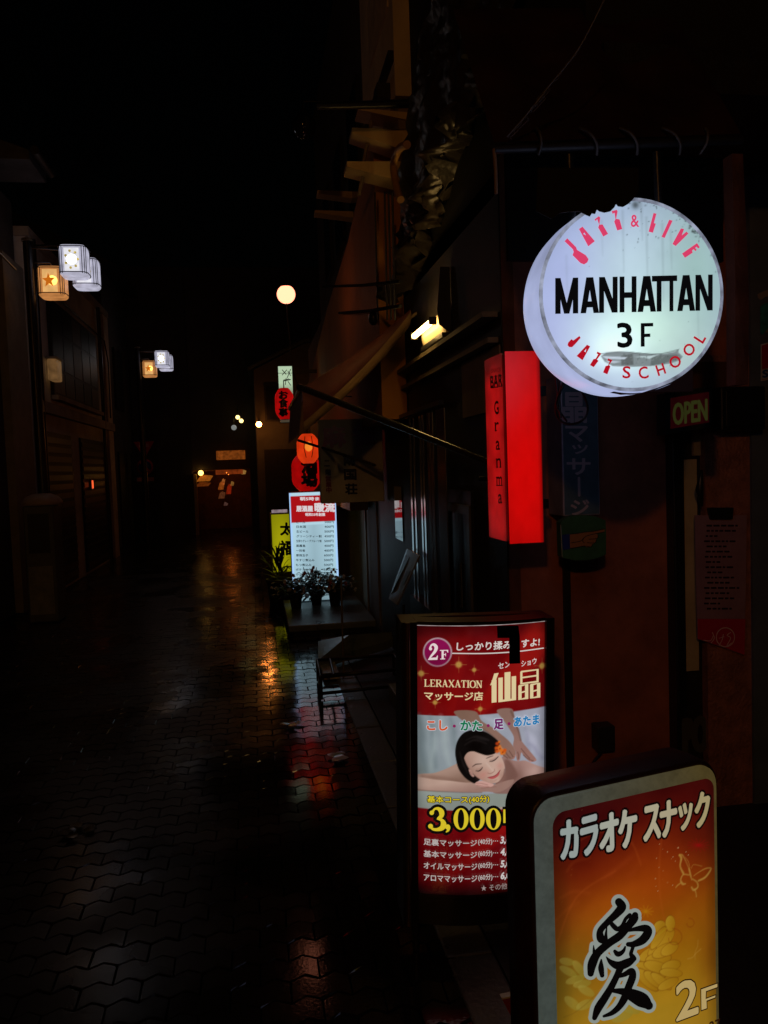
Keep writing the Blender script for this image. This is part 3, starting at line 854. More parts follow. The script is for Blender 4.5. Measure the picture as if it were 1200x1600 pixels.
    cv.line(Z1([(652, 612), (684, 606), (712, 596), (736, 576), (754, 552)]), .8, (120, 40, 44), .9, .4)
    cv.line(Z1([(676, 640), (702, 642), (726, 630)]), 1.6, (184, 136, 122), .6, 1.2)
    cv.line(Z1([(790, 545), (780, 600), (745, 648), (700, 664), (640, 656)]), 1.4, (120, 80, 70), .7, 1)
    # fingers under the chin
    cv.fill(Z1([(556, 650), (600, 640), (650, 652), (700, 668), (680, 690), (620, 692), (570, 682), (548, 668)]), (222, 172, 160), .7)
    for l in ([(555, 660), (600, 662), (650, 674)], [(560, 676), (610, 684), (660, 690)], [(600, 700), (650, 694), (720, 690)]):
        cv.line(Z1(l), .9, (150, 98, 88), .7, .6)
    # flower
    for x, y, s_ in ((730, 330, 4), (745, 360, 5), (722, 368, 4), (730, 392, 5), (758, 380, 5), (780, 398, 6), (766, 410, 4), (792, 386, 4), (745, 315, 2.5)):
        cv.blob(z1(x, y), s_*.8, s_*.7, random.choice([(226, 92, 24), (240, 120, 30), (206, 66, 20)]), .95, random.random()*3, 2)
    for x, y in ((736, 348), (752, 372), (776, 402), (728, 380)): cv.blob(z1(x, y), 1.2, 1.2, (120, 34, 14), .8)
    # lower red ground over the towel
    cv.fill(low, (118, 8, 14), .6, 1, (84, 4, 8), ((700, 1290), (690, 1395)), smooth=0)
    m2 = cv.V < fr.px(740, 1264)[1]
    cx, cy = fr.px(640, 1420); ang = np.arctan2(cv.V-cy, cv.U-cx)
    cv.img += (np.clip(np.sin(ang*10)*1.5, 0, 1)*m2*np.clip((cv.U-ul)/(ur-ul)*1.4, 0, 1))[..., None]*np.array((40, 10, 3))
    # gold sparkles
    Zs = lambda x, y: (640+x/5.4545, 960+y/5.4545)
    for x, y, s_ in ((418, 428, 6.5), (550, 473, 4.2), (98, 503, 6), (1128, 438, 6.5), (217, 750, 4.6), (602, 806, 4.6)):
        p = Zs(x, y)
        cv.blob(p, s_*.8, s_*.8, (206, 168, 78), .95, .785, 2.2)
        cv.line([(p[0]-s_*1.9, p[1]), (p[0], p[1]), (p[0]+s_*1.9, p[1])], [.1, .9, .1], (190, 140, 70), .8, .5, False)
        cv.line([(p[0], p[1]-s_*1.9), (p[0], p[1]), (p[0], p[1]+s_*1.9)], [.1, .9, .1], (190, 140, 70), .8, .5, False)
    # magenta roundel
    for rad, c in ((22.8, (196, 170, 176)), (20.6, (150, 16, 84))):
        cv.fill([(683.6+rad*math.cos(a), 1019+rad*math.sin(a)) for a in np.linspace(0, 2*math.pi, 40, endpoint=False)], c, .4, smooth=0)
    cv.blob((683, 1034), 20, 12, (96, 14, 44), .35)
    # tubes behind: a little darker at top, foot and sides
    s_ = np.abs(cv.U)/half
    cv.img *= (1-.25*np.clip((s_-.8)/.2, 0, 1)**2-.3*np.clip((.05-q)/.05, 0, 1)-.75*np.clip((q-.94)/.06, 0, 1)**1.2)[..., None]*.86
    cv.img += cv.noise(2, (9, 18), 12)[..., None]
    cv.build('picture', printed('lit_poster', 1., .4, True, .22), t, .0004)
    ar = Art(fr, .0012)
    WH = (205, 196, 190); GD = (214, 196, 150)
    ink = printed('poster_ink', 1., .4)
    Zt_ = Zs
    def TX(s, a, b, h, c, zf=Zt_, hs=5.4545, **kw): ar.text(s, zf(*a), zf(*b), h/hs, c, **kw)
    ar.brush([Zs(362, 331), Zs(600, 333), Zs(800, 325), Zs(960, 311), Zs(1143, 286)], 1.7, WH, cap=False)
    TX('しっかり揉みますよ!', (400, 308), (1105, 266), 70, WH, bold=.03, shear=.05)
    ar.build('slogan_lettering', ink, t)
    # 2F in a slab-footed face, drawn as strokes
    C1 = (222, 206, 206)
    ar.brush([Zs(172, 292), Zs(185, 262), Zs(208, 257), Zs(226, 280), Zs(215, 315), Zs(185, 352), Zs(168, 376)], [3.2, 2.6, 4.2, 5.4, 4.4, 3, 2], C1, cap=False)
    ar.disc(Zs(178, 293), 2.4, C1)
    ar.poly([Zs(*p) for p in ((157, 388), (236, 386), (241, 350), (234, 350), (226, 366), (170, 370), (157, 380))], C1)
    for p in ([(272, 304), (290, 303), (290, 380), (272, 381)], [(258, 303), (328, 301), (329, 324), (322, 324), (314, 309), (258, 310)], [(288, 338), (304, 337), (304, 328), (309, 328), (309, 356), (304, 356), (303, 345), (288, 345)], [(260, 376), (302, 374), (302, 382), (260, 383)]):
        ar.poly([Zs(*q_) for q_ in p], C1)
    ar.build('floor_number', ink, t)
    TX('セン', (755, 465), (855, 445), 50, WH, bold=.02); ar.build('reading_lettering', ink, t); TX('ショウ', (952, 445), (1080, 418), 50, WH, bold=.02)
    ar.build('reading_lettering', ink, t)
    # big gold name: blocky strokes
    def S(pts, w_, c=GD): ar.brush([Zs(*p) for p in pts], w_, c, cap=False, smooth=False)
    def B(x0, x1, y0, y1, sl=0): ar.poly([Zs(x0, y0), Zs(x1, y0-(x1-x0)*.12), Zs(x1, y1-(x1-x0)*.12), Zs(x0, y1)], GD)
    ar.poly([Zs(*p) for p in ((720, 503), (758, 497), (722, 592), (685, 603), (700, 568))], GD)
    B(698, 740, 560, 752)
    for x0, x1, y0 in ((755, 793, 540), (808, 858, 494), (868, 906, 528)): B(x0, x1, y0, 742-(x0-755)*.12)
    ar.poly([Zs(*p) for p in ((755, 730), (906, 712), (906, 728), (755, 748))], GD)
    def sun_(x0, x1, y0, y1, tw, th):
        dy = (x1-x0)*.11
        ar.poly([Zs(x0, y0+8), Zs(x0+10, y0), Zs(x1, y0-dy), Zs(x1, y1-dy), Zs(x0, y1)], GD,
                holes=[[Zs(x0+tw, y0+th), Zs(x1-tw, y0+th-dy), Zs(x1-tw, (y0+y1)/2-th*.5-dy), Zs(x0+tw, (y0+y1)/2-th*.5)],
                       [Zs(x0+tw, (y0+y1)/2+th*.5), Zs(x1-tw, (y0+y1)/2+th*.5-dy), Zs(x1-tw, y1-th-dy), Zs(x0+tw, y1-th)]])
    sun_(942, 1098, 480, 595, 18, 13); sun_(925, 1010, 600, 728, 28, 12); sun_(1025, 1112, 590, 716, 28, 12)
    ar.build('name_lettering', ink, t)
    # LERAXATION in a serif face
    x = 122; segs = {'L': 52, 'E': 50, 'R': 58, 'A': 56, 'X': 58, 'T': 50, 'I': 28, 'O': 54, 'N': 60}
    tot = sum(segs[c] for c in 'LERAXATION')
    for c in 'LERAXATION':
        w_ = segs[c]*(620-122)/tot; x0 = x+2; x1 = x+w_-3; yb_ = 613+(x-122)*.024; h_ = 60
        P = lambda a, b: Zs(x0+(x1-x0)*a, yb_-h_*b)
        def st(a0, b0, a1, b1, w2): ar.brush([P(a0, b0), P(a1, b1)], w2, GD, cap=False, smooth=False)
        if c in 'LERINT':
            xs_ = .5 if c in 'IT' else .22
            if c == 'N': xs_ = .16
            st(xs_, 0, xs_, 1, 1.1 if c == 'N' else 2.0); st(xs_-.22 if c != 'I' else 0, .02, xs_+.22 if c != 'I' else 1, .02, .8); 
            if c != 'T': st(xs_-.22 if c != 'I' else 0, .98, xs_+.22 if c != 'I' else 1, .98, .8)
        if c in 'LE': st(.1, .03, 1, .03, .9); st(.95, 0, .95, .25, .8)
        if c == 'E': st(.1, .97, .95, .97, .9); st(.2, .5, .75, .5, .8); st(.92, .75, .92, 1, .8)
        if c == 'T': st(0, .97, 1, .97, .9); st(.04, .75, .04, 1, .8); st(.96, .75, .96, 1, .8)
        if c == 'R': ar.brush([P(.25, .96), P(.7, .95), P(.82, .74), P(.65, .53), P(.25, .5)], [.8, 1, 2, 1, .8], GD, cap=False); st(.5, .5, .9, .02, 2); st(.8, .02, 1, .02, .8)
        if c == 'A': st(.12, 0, .48, 1, .9); st(.45, 1, .82, 0, 2.1); st(.25, .33, .7, .33, .8); st(0, .02, .28, .02, .8); st(.65, .02, 1, .02, .8)
        if c == 'X': st(.12, 1, .85, 0, 2.1); st(.88, 1, .12, 0, .9); st(0, .02, .3, .02, .8); st(.65, .02, 1, .02, .8); st(0, .98, .3, .98, .8); st(.7, .98, 1, .98, .8)
        if c == 'O': ar.brush([P(.5, 1), P(.1, .78), P(.08, .22), P(.5, 0), P(.92, .22), P(.9, .78), P(.5, 1)], [.8, 1.9, 1.9, .8, 1.9, 1.9, .8], GD, cap=False)
        if c == 'N': st(.16, 1, .84, 0, 2.1); st(.84, 0, .84, 1, 1.1); st(.65, .98, 1, .98, .8)
        x += w_
    ar.build('latin_lettering', ink, t)
    TX('マッサージ店', (125, 724), (622, 728), 70, GD, bold=.025)
    ar.build('trade_lettering', ink, t)
    z2 = lambda a, b: (640+a/5.333, 1100+b/5.333)
    for s, a, b, h, c in (('こし', (146, 214), (312, 216), 80, (196, 84, 42)), ('かた', (424, 214), (600, 218), 80, (22, 112, 74)), ('足', (702, 208), (778, 204), 82, (104, 30, 96)), ('あたま', (868, 186), (1074, 160), 78, (36, 118, 172))):
        TX(s, a, b, h, c, zf=z2, hs=5.333, bold=.05, out=.1, outc=(190, 196, 206))
    for x, y in ((370, 180), (652, 176), (825, 160)): ar.disc(z2(x, y), 2.4, (130, 30, 84))
    ar.build('body_part_lettering', ink, t)
    YL = (208, 186, 40); BK = (10, 8, 8)
    TX('基本コース(40分)', (146, 822), (660, 818), 64, YL, zf=z2, hs=5.333, out=.1, outc=BK, bold=.02)
    ar.build('course_lettering', ink, t)
    # 3,000 yen with a heavy black outline
    def big(grow, c):
        def b(p, w_): ar.brush([z2(*q_) for q_ in p], w_, c, grow=grow, cap=grow > 0)
        b([(185, 900), (205, 870), (235, 866), (262, 890), (262, 925), (232, 948)], [4, 3, 5, 8, 7, 3])
        b([(225, 948), (262, 960), (280, 992), (268, 1025), (228, 1040), (190, 1035), (172, 1012)], [3, 5, 8.5, 8, 5, 4, 3])
        ar.disc(z2(182, 900), 3.5+grow, c); ar.disc(z2(172, 1012), 3.8+grow, c)
        b([(306, 1018), (318, 1022), (318, 1045), (300, 1062)], [7, 7, 4, 1.5])
        ar.disc(z2(314, 1018), 4+grow, c)
        for cx_ in (425, 560, 695):
            if grow: ar.disc(z2(cx_, 952), 11.5+grow, c, ry=16.8+grow, n=28)
            else:
                pts = [z2(cx_+62*math.cos(a), 952+90*math.sin(a)) for a in np.linspace(0, 2*math.pi, 32, endpoint=False)]
                ho = [z2(cx_+27*math.cos(a), 952+80*math.sin(a)) for a in np.linspace(0, 2*math.pi, 32, endpoint=False)]
                ar.poly(pts, c, holes=[ho])
        if grow:
            ar.poly([z2(770, 850), z2(950, 845), z2(950, 1010), z2(770, 1010)], c)
    big(4.4, BK); big(0, YL)
    ar.poly([z2(*p) for p in ((777, 872), (900, 868), (900, 985), (882, 985), (882, 888), (795, 890), (795, 985), (777, 985))], YL)
    ar.poly([z2(*p) for p in ((795, 935), (882, 932), (882, 946), (795, 949))], YL)
    ar.poly([z2(*p) for p in ((830, 888), (846, 888), (846, 938), (830, 938))], YL)
    for cx_ in (425, 560, 695): ar.disc(z2(cx_, 952), 5, BK, ry=15, n=24)
    ar.build('price_lettering', ink, t)
    GY = (176, 168, 164)
    for i, (s, p) in enumerate((('足裏マッサージ', '(40分)'), ('基本マッサージ', '(60分)'), ('オイルマッサージ', '(60分)'), ('アロママッサージ', '(60分)'))):
        y = 1166+i*98
        TX(s, (115, y), (558, y+12), 54, GY, zf=z2, hs=5.333, bold=.02)
        TX(p, (568, y+6), (684, y), 56, GY, zf=z2, hs=5.333, bold=.02)
        for d_ in (0, 16, 32): ar.disc(z2(696+d_, y-32), .8, GY)
        TX('%d,000' % (i+3), (752, y-4), (890, y-18), 62, (196, 190, 188), zf=z2, hs=5.333, bold=.045, shear=.12)
        TX('円', (896, y-14), (950, y-22), 56, GY, zf=z2, hs=5.333, bold=.02)
        ar.build('menu_line', ink, t)
    TX('★ その他コース', (590, 1550), (950, 1502), 52, (150, 138, 134), zf=z2, hs=5.333)
    ar.build('footnote', ink, t)
    # black tape over the upper right corner
    ar.z += .0006
    ar.poly([Zs(*p) for p in ((738, 92), (920, 90), (932, 180), (936, 412), (842, 416), (842, 196), (742, 196))], (9, 4, 5))
    ar.build('black_tape', printed('black_cloth_tape', 0, .5), t)
    # case, frame and feet
    cs = pbr('black_sign_case', (.011, .01, .009), .38, .1, .3, 15)
    mb = MB()
    ml, mr, mt_, mbm = .052, .03, .012, .1
    for a in ((ul-ml, ul-.001, vb-mbm, vt+mt_), (ur+.001, ur+mr, vb-mbm, vt+mt_)):
        mb.obox(fr.pt(a[0], a[2])-fr.n*(.13+fr.w(a[0])), fr.r*(a[1]-a[0]), fr.n*.145, fr.u*(a[3]-a[2]))
    N = 14; us = np.linspace(ul, ur, N)
    for v0, v1, wo in ((vt+.001, vt+mt_, .004), (vb-mbm, vb-.001, .012)):
        for i in range(N-1):
            a, b = us[i], us[i+1]
            vs = [fr.pt(a, v0, -.09), fr.pt(b, v0, -.09), fr.pt(b, v0, wo), fr.pt(a, v0, wo), fr.pt(a, v1, -.09), fr.pt(b, v1, -.09), fr.pt(b, v1, wo), fr.pt(a, v1, wo)]
            mb.add(vs, [(0, 3, 2, 1), (4, 5, 6, 7), (2, 3, 7, 6), (0, 1, 5, 4)])
    mb.obox(fr.pt(ul-ml, vb-mbm)-fr.n*(.135+fr.w(ul-ml)), fr.r*(ur-ul+ml+mr), fr.n*.05, fr.u*(vt-vb+mbm+mt_))
    mb.build('case', cs, t)
    mb = MB()
    for i in range(N-1):
        a, b = us[i], us[i+1]
        mb.add([fr.pt(a, vt-.0015, .0022), fr.pt(b, vt-.0015, .0022), fr.pt(b, vt+.0025, .003), fr.pt(a, vt+.0025, .003)], [(0, 1, 2, 3)])
    mb.build('top_light_gap', emit('light_leak', (150, 140, 138), 1, .5, 30, .4, False), t)
    MB().tube([fr.pt(ul-ml+.018, vb-mbm-.0, .02-fr.w(ul-ml)), fr.pt(ul-ml+.018, vt+mt_, .02-fr.w(ul-ml))], .009).build('front_pole', pbr('brass_tube', (.12, .08, .05), .4, .7, .3, 10), t)
    for s_ in (-1, 1):
        p = fr.pt(s_*(half+.01), vb-mbm+.004); q_ = Vector((p.x, p.y, 0.004))
        MB().tube([p, q_-fr.n*0], .012).build('leg', M_black, t)
massage_board()

# ================================================================== karaoke sign in the foreground
def karaoke_board():
    an = R(12.6)
    r = Vector((math.cos(an), math.sin(an), 0)); u = Vector((0, 0, 1))
    P0 = D(836, 1300, 1.7)
    fr = Frame(P0, r, u)
    ul = fr.px(834, 1300)[0]; ur = fr.px(1119, 1300)[0]; vt = fr.px(980, 1219)[1]
    vb = .12-P0.z
    fr.O = fr.pt((ul+ur)/2, 0); ul = fr.px(834, 1300)[0]; ur = fr.px(1119, 1300)[0]
    base = fr.pt(0, 0, -.06); base.z = 0
    t = thing('karaoke_board', 'orange and yellow backlit board with a big black brush character in the lower right corner', 'sign board', tuple(base))
    rc = .052
    # case
    mb = MB(); g = lambda e, rr=rc: rrect(ul-e, ur+e, vb-e, vt+e, rr+e)
    ring_mesh(mb, fr, [(g(-.004), -.004), (g(.004), -.002), (g(.008), -.01), (g(.009), -.06), (g(.006), -.108), (g(-.02), -.126), (g(-.045), -.128)], True)
    n = len(g(0)); mb.add([fr.pt(a, b, -.128) for a, b in g(-.045)], [tuple(range(n))])
    mb.build('case', pbr('dark_maroon_case', (.035, .009, .01), .42, 0, .45, 9, .1, 60), t)
    # moulded pale border, slightly lit from inside
    fw = fr.px(862, 1380)[0]-fr.px(834, 1380)[0]
    fil = fr.px(862, 1300)[0]; fir = fr.px(1114.5, 1300)[0]; fit = fr.px(990, 1241)[1]
    inn = lambda e: rrect(fil-e, fir+e, vb+.03-e, fit+e, .03+e)
    cvb = Canvas(fr, ul-.002, ur+.002, vb, vt+.002, 8, 8)
    mb = MB()
    loops = [(g(-.003), -.006), (g(-.003), .004), (g(-.0045), .006), (inn(.0035), .0075), (inn(.0015), .0065), (inn(0), .003)]
    ring_mesh(mb, fr, loops, True)
    cols = []
    for lp, _ in loops:
        for (a, b) in lp:
            sx = (a-ul)/(ur-ul); q = (vt-b)/(vt-vb)
            c1 = np.array((118, 128, 122)); c2 = np.array((128, 110, 62)); c = c1+(c2-c1)*min(1, max(0, sx*1.1))
            if q > .15 and sx < .3: c = np.array((110, 124, 116))
            if q > .15 and sx > .7: c = np.array((124, 112, 70))
            cols.append(lin(c*(.98 if _ < .012 else 1)))
    mb.c = cols
    mb.build('border', printed('moulded_border', .3, .3, False, .35, .35, 26), t, colors=True)
    # picture
    cv = Canvas(fr, fil, fir, vb+.03, fit, 200, 420)
    sx = (cv.U-fil)/(fir-fil)
    ypx = np.interp(cv.V, [fr.px(990, 1900)[1], fr.px(990, 1236)[1]], [1900, 1236])
    stops = [1236, 1290, 1340, 1390, 1440, 1500, 1560, 1700]
    cols_ = np.array([(66, 10, 8), (92, 16, 8), (118, 34, 8), (146, 64, 8), (160, 92, 10), (168, 116, 14), (176, 138, 24), (180, 150, 40)], float)
    for k in range(3): cv.img[..., k] = np.interp(ypx, stops, cols_[:, k])
    cv.blob((905, 1250), 90, 60, (58, 8, 12), .6); cv.blob((1120, 1270), 60, 80, (62, 8, 8), .6)
    cv.blob((1010, 1370), 70, 60, (176, 74, 8), .5); cv.blob((960, 1425), 60, 40, (196, 112, 14), .45)
    cv.blob((880, 1530), 60, 70, (112, 104, 30), .6); cv.blob((870, 1420), 30, 60, (110, 52, 12), .6)
    cv.blob((1115, 1480), 34, 90, (120, 62, 8), .6); cv.blob((1000, 1600), 80, 40, (190, 162, 40), .5)
    # faint swirls and leaves of the print
    for l in ([(880, 1330), (930, 1300), (980, 1310), (1000, 1350)], [(1040, 1260), (1030, 1330), (1030, 1400), (1045, 1470)], [(870, 1470), (900, 1400), (960, 1360)]):
        cv.line(l, 2.5, (190, 96, 30), .25, 2)
    Z8 = lambda x, y: (780+x/2.857, 1150+y/2.857)
    for k in range(14):   # dark red burst, upper right
        a = k/14*2*math.pi; cv.line([Z8(885, 485), Z8(885+50*math.cos(a), 485+32*math.sin(a))], [2.2, .6], (150, 16, 14), .55, 1, False)
    for k in range(10):
        a = k/10*2*math.pi; cv.line([Z8(650, 780), Z8(650+34*math.cos(a), 780+26*math.sin(a))], [1.5, 3, ][::-1], (188, 128, 14), .6, .8, False)
    for x, y in ((560, 560), (520, 590), (590, 610), (480, 620)): cv.blob(Z8(x, y), 14, 5, (160, 66, 20), .25, .5)
    for p in ([(300, 600), (330, 560), (400, 540)], [(270, 720), (330, 690), (400, 700)], [(250, 820), (300, 770), (350, 740)]): cv.line([Z8(*q) for q in p], 4, (170, 84, 24), .2, 2.5)
    # chrysanthemum
    Zk = lambda x, y: (880+x/4.615, 1380+y/4.615)
    YF = (190, 158, 34); YE = (122, 76, 10)
    petals = [((600, 560), 44, 17, 0), ((640, 500), 40, 15, -.45), ((690, 450), 40, 14, -.75), ((730, 400), 34, 12, -.9), ((620, 620), 44, 15, .35), ((680, 540), 34, 14, -.15), ((720, 480), 34, 13, -.5), ((670, 600), 36, 13, .3),
              ((760, 470), 26, 12, -.6), ((770, 590), 26, 12, -.3), ((600, 690), 40, 13, .8), ((650, 690), 34, 12, .7), ((700, 700), 34, 10, .7), ((770, 640), 30, 10, .1), ((750, 720), 30, 10, -.5), ((690, 310), 16, 15, .6), ((765, 285), 13, 18, 0), ((680, 390), 36, 9, -1)]
    for (x, y), rx, ry, ro in petals:
        p = Zk(x, y); e = []
        for a in np.linspace(0, 2*math.pi, 22, endpoint=False):
            X, Y = rx*math.cos(a)*.62, ry*math.sin(a)*.75
            e.append((p[0]+X*math.cos(ro)-Y*math.sin(ro), p[1]+X*math.sin(ro)+Y*math.cos(ro)))
        cv.fill(e, YE, .5, .55, smooth=0)
        cx_ = sum(q[0] for q in e)/len(e); cy_ = sum(q[1] for q in e)/len(e)
        cv.fill([(cx_+(q[0]-cx_)*.94, cy_+(q[1]-cy_)*.9) for q in e], (198, 166, 40), .6, .85, (170, 128, 16), (e[11], e[0]), smooth=0)
    cv.line([Zk(*p) for p in ((600, 450), (680, 370), (760, 300))], [1.5, 2.5, 1], (176, 150, 24), .6, .6)
    for c_, rad, pts in (((905, 285), 38, 26), ((790, 390), 70, 30)):
        cv.line([Zk(c_[0]+rad*(1-.5*k/pts)*math.cos(k/pts*5-1.7), c_[1]+rad*(1-.5*k/pts)*math.sin(k/pts*5-1.7)) for k in range(pts)], .9, (120, 40, 10), .5, .6)
    cv.line([Zk(*p) for p in ((965, 405), (962, 450), (945, 490), (945, 545))], .9, (196, 160, 70), .5, .6)
    cv.line([Zk(*p) for p in ((890, 540), (925, 530), (950, 500), (985, 470))], 1.6, (196, 160, 70), .45, .8)
    for (x, y), rx, ry, ro in (((30, 630), 26, 10, .5), ((110, 610), 26, 11, .9), ((80, 690), 26, 10, -.3), ((130, 720), 24, 10, -.2), ((160, 770), 24, 11, .5), ((60, 860), 26, 12, .7), ((150, 870), 24, 12, -.4), ((20, 560), 20, 10, .2), ((300, 940), 40, 12, .1), ((420, 950), 30, 14, -.4), ((480, 900), 26, 12, .3)):
        p = Zk(x, y); e = []
        for a in np.linspace(0, 2*math.pi, 20, endpoint=False):
            X, Y = rx*math.cos(a)*.6, ry*math.sin(a)*.6
            e.append((p[0]+X*math.cos(ro)-Y*math.sin(ro), p[1]+X*math.sin(ro)+Y*math.cos(ro)))
        cv.fill(e, (152, 146, 48), .8, .6, (176, 170, 70), (e[0], e[10]), smooth=0)
    cv.line([Zk(*p) for p in ((0, 960), (70, 930), (140, 880), (250, 780))], 1.1, (120, 92, 20), .5, .8)
    # butterfly and its dust
    Zc = lambda x, y: (840+x/4, 1180+y/4)
    BF = (186, 150, 62)
    for l, w_ in (([(880, 620), (892, 640), (885, 690), (905, 735)], [3, 4, 2.5, 3.5]), ([(880, 620), (900, 622), (925, 670), (945, 720)], [2, 1.8, .9, 1]), ([(1000, 780), (1040, 760), (1070, 722), (1075, 702), (1040, 706), (990, 735), (970, 750)], [3, 3.6, 3.4, 2, 1.6, 1, 1]),
                  ([(940, 745), (905, 742), (888, 775), (900, 800), (918, 800)], [1.6, 2, 2.4, 3.6, 2]), ([(962, 770), (990, 790), (995, 820), (970, 838), (955, 820)], [1.6, 2, 2.6, 3.4, 2]), ([(940, 705), (948, 740), (958, 775)], [2, 3, 1.2]), ([(888, 795), (870, 808), (858, 822)], [1.5, 2, 1.4]), ([(976, 835), (984, 860), (986, 880)], [2, 1.4, 1.6]), ([(945, 700), (935, 660), (915, 635)], [.5, .5, .3]), ([(955, 702), (970, 680), (1020, 690)], [.4, .4, .3])):
        cv.line([Zc(*p) for p in l], w_, BF, .9, .4)
    rr = random.Random(11)
    for x, y, s_ in ((872, 575, 2.6), (806, 601, 2), (738, 639, 1.7), (840, 632, 1.6), (855, 658, 1.6), (752, 696, 1.5), (780, 720, 1.6), (731, 767, 2), (806, 792, 1.7), (733, 816, 1.4), (757, 552, 1.3), (774, 583, 1.2), (829, 645, 1.1), (921, 600, 1.4), (935, 620, 1.6), (776, 772, 1.2), (745, 845, 1.3), (838, 808, 1.1)):
        cv.blob(Zc(x, y), s_*.62, s_*.42, (202, 178, 120), .9, -.2, 2)
    for _ in range(40): cv.blob((rr.uniform(870, 1110), rr.uniform(1260, 1580)), .6, .5, (200, 150, 60), .35)
    cv.img += cv.noise(4, (6, 12), 21)[..., None]*np.array((1, .6, .2))
    cv.img *= (1-.28*np.clip((.1-sx)/.1, 0, 1)-.2*np.clip((sx-.93)/.07, 0, 1))[..., None]*np.array((.84, .78, .8))
    cv.build('picture', printed('lit_print', 1., .35, True, .28), t, .0032)
    ar = Art(fr, .004)
    ink = printed('karaoke_ink', 1., .4)
    # brush character
    Zq = Zk
    BR = [([(392, 128), (412, 165), (372, 215), (312, 272), (258, 335), (262, 392), (284, 418)], [58, 66, 56, 46, 46, 58, 28]),
          ([(300, 420), (298, 365), (306, 300)], [34, 22, 6]),
          ([(322, 262), (352, 300), (382, 322), (415, 300), (440, 250), (470, 222)], [26, 36, 36, 30, 26, 30]),
          ([(508, 222), (498, 250), (450, 312), (395, 372), (318, 425), (238, 496), (200, 570), (188, 642)], [46, 62, 54, 58, 56, 58, 66, 46]),
          ([(209, 440), (212, 480), (222, 520)], [6, 22, 40]),
          ([(430, 340), (512, 322), (582, 318), (600, 345), (562, 400), (500, 430), (458, 432)], [14, 34, 56, 62, 62, 46, 34]),
          ([(500, 425), (488, 465), (478, 500), (492, 525)], [30, 26, 30, 40]),
          ([(362, 482), (380, 500), (400, 498), (424, 478), (436, 450)], [26, 40, 36, 26, 14]),
          ([(300, 522), (335, 562), (390, 585), (452, 565), (498, 535)], [8, 40, 62, 62, 40]),
          ([(264, 542), (262, 600), (270, 655)], [12, 42, 32]),
          ([(405, 590), (380, 650), (335, 740), (290, 815), (242, 890), (215, 960)], [56, 46, 50, 56, 58, 36]),
          ([(370, 668), (430, 648), (482, 622), (488, 665), (462, 735), (432, 815), (392, 880), (340, 925), (282, 948)], [20, 36, 44, 54, 54, 56, 46, 36, 20]),
          ([(350, 765), (420, 772), (490, 798), (560, 835), (605, 872)], [30, 54, 92, 106, 62])]
    for p, w_ in BR: ar.brush([Zq(*q) for q in p], [x/4.615 for x in w_], (134, 142, 136), grow=5.4, k=7)
    ar.build('character_outline', ink, t)
    for p, w_ in BR: ar.brush([Zq(*q) for q in p], [x/4.615 for x in w_], (7, 5, 5), k=7)
    ar.build('brush_character', ink, t)
    # heading
    for ch, x0, x1, y0, y1, h, c in (('カ', 142, 242, 640, 622, 228, (142, 152, 148)), ('ラ', 266, 366, 622, 592, 230, (144, 152, 148)), ('オ', 384, 490, 602, 572, 226, (156, 158, 146)), ('ケ', 500, 604, 574, 548, 226, (160, 158, 142)),
                                     ('ス', 654, 752, 528, 502, 206, (164, 156, 130)), ('ナ', 758, 852, 505, 480, 212, (162, 152, 124)), ('ッ', 870, 950, 462, 445, 160, (158, 146, 112)), ('ク', 972, 1056, 442, 420, 206, (154, 140, 102))):
        ar.text(ch, Zc(x0, y0), Zc(x1, y1), h/4, c, bold=.045, out=.11, outc=(12, 4, 4))
    ar.build('heading', ink, t)
    c = (176, 152, 98)
    ar.text('2', Zq(800, 972), Zq(950, 916), 56, c, bold=.03, out=.065, outc=(30, 12, 4), shear=.0)
    ar.poly([Zq(*p) for p in ((968, 742), (1096, 698), (1096, 738), (1014, 768), (1012, 808), (1082, 782), (1080, 812), (1018, 838), (1020, 890), (970, 908))], (30, 12, 4))
    ar.poly([Zq(*p) for p in ((974, 749), (1090, 708), (1090, 732), (1008, 762), (1006, 818), (1076, 792), (1075, 806), (1012, 830), (1014, 884), (976, 898))], c)
    ar.build('floor_number', ink, t)
    ar.text('TEL 27', Zq(880, 1110), Zq(1110, 1030), 16, (40, 18, 6), bold=.03)
    ar.build('small_lettering', ink, t)
    for s_ in (-1, 1):
        p = fr.pt(s_*(ur-ul)*.36, 0, -.06)
        MB().box(p.x-.03, p.x+.03, p.y-.16, p.y+.16, .004, .04).build('foot', M_black, t, .006)
        MB().tube([(p.x, p.y, .03), (p.x, p.y, .16)], .018).build('leg', M_black, t)
karaoke_board()

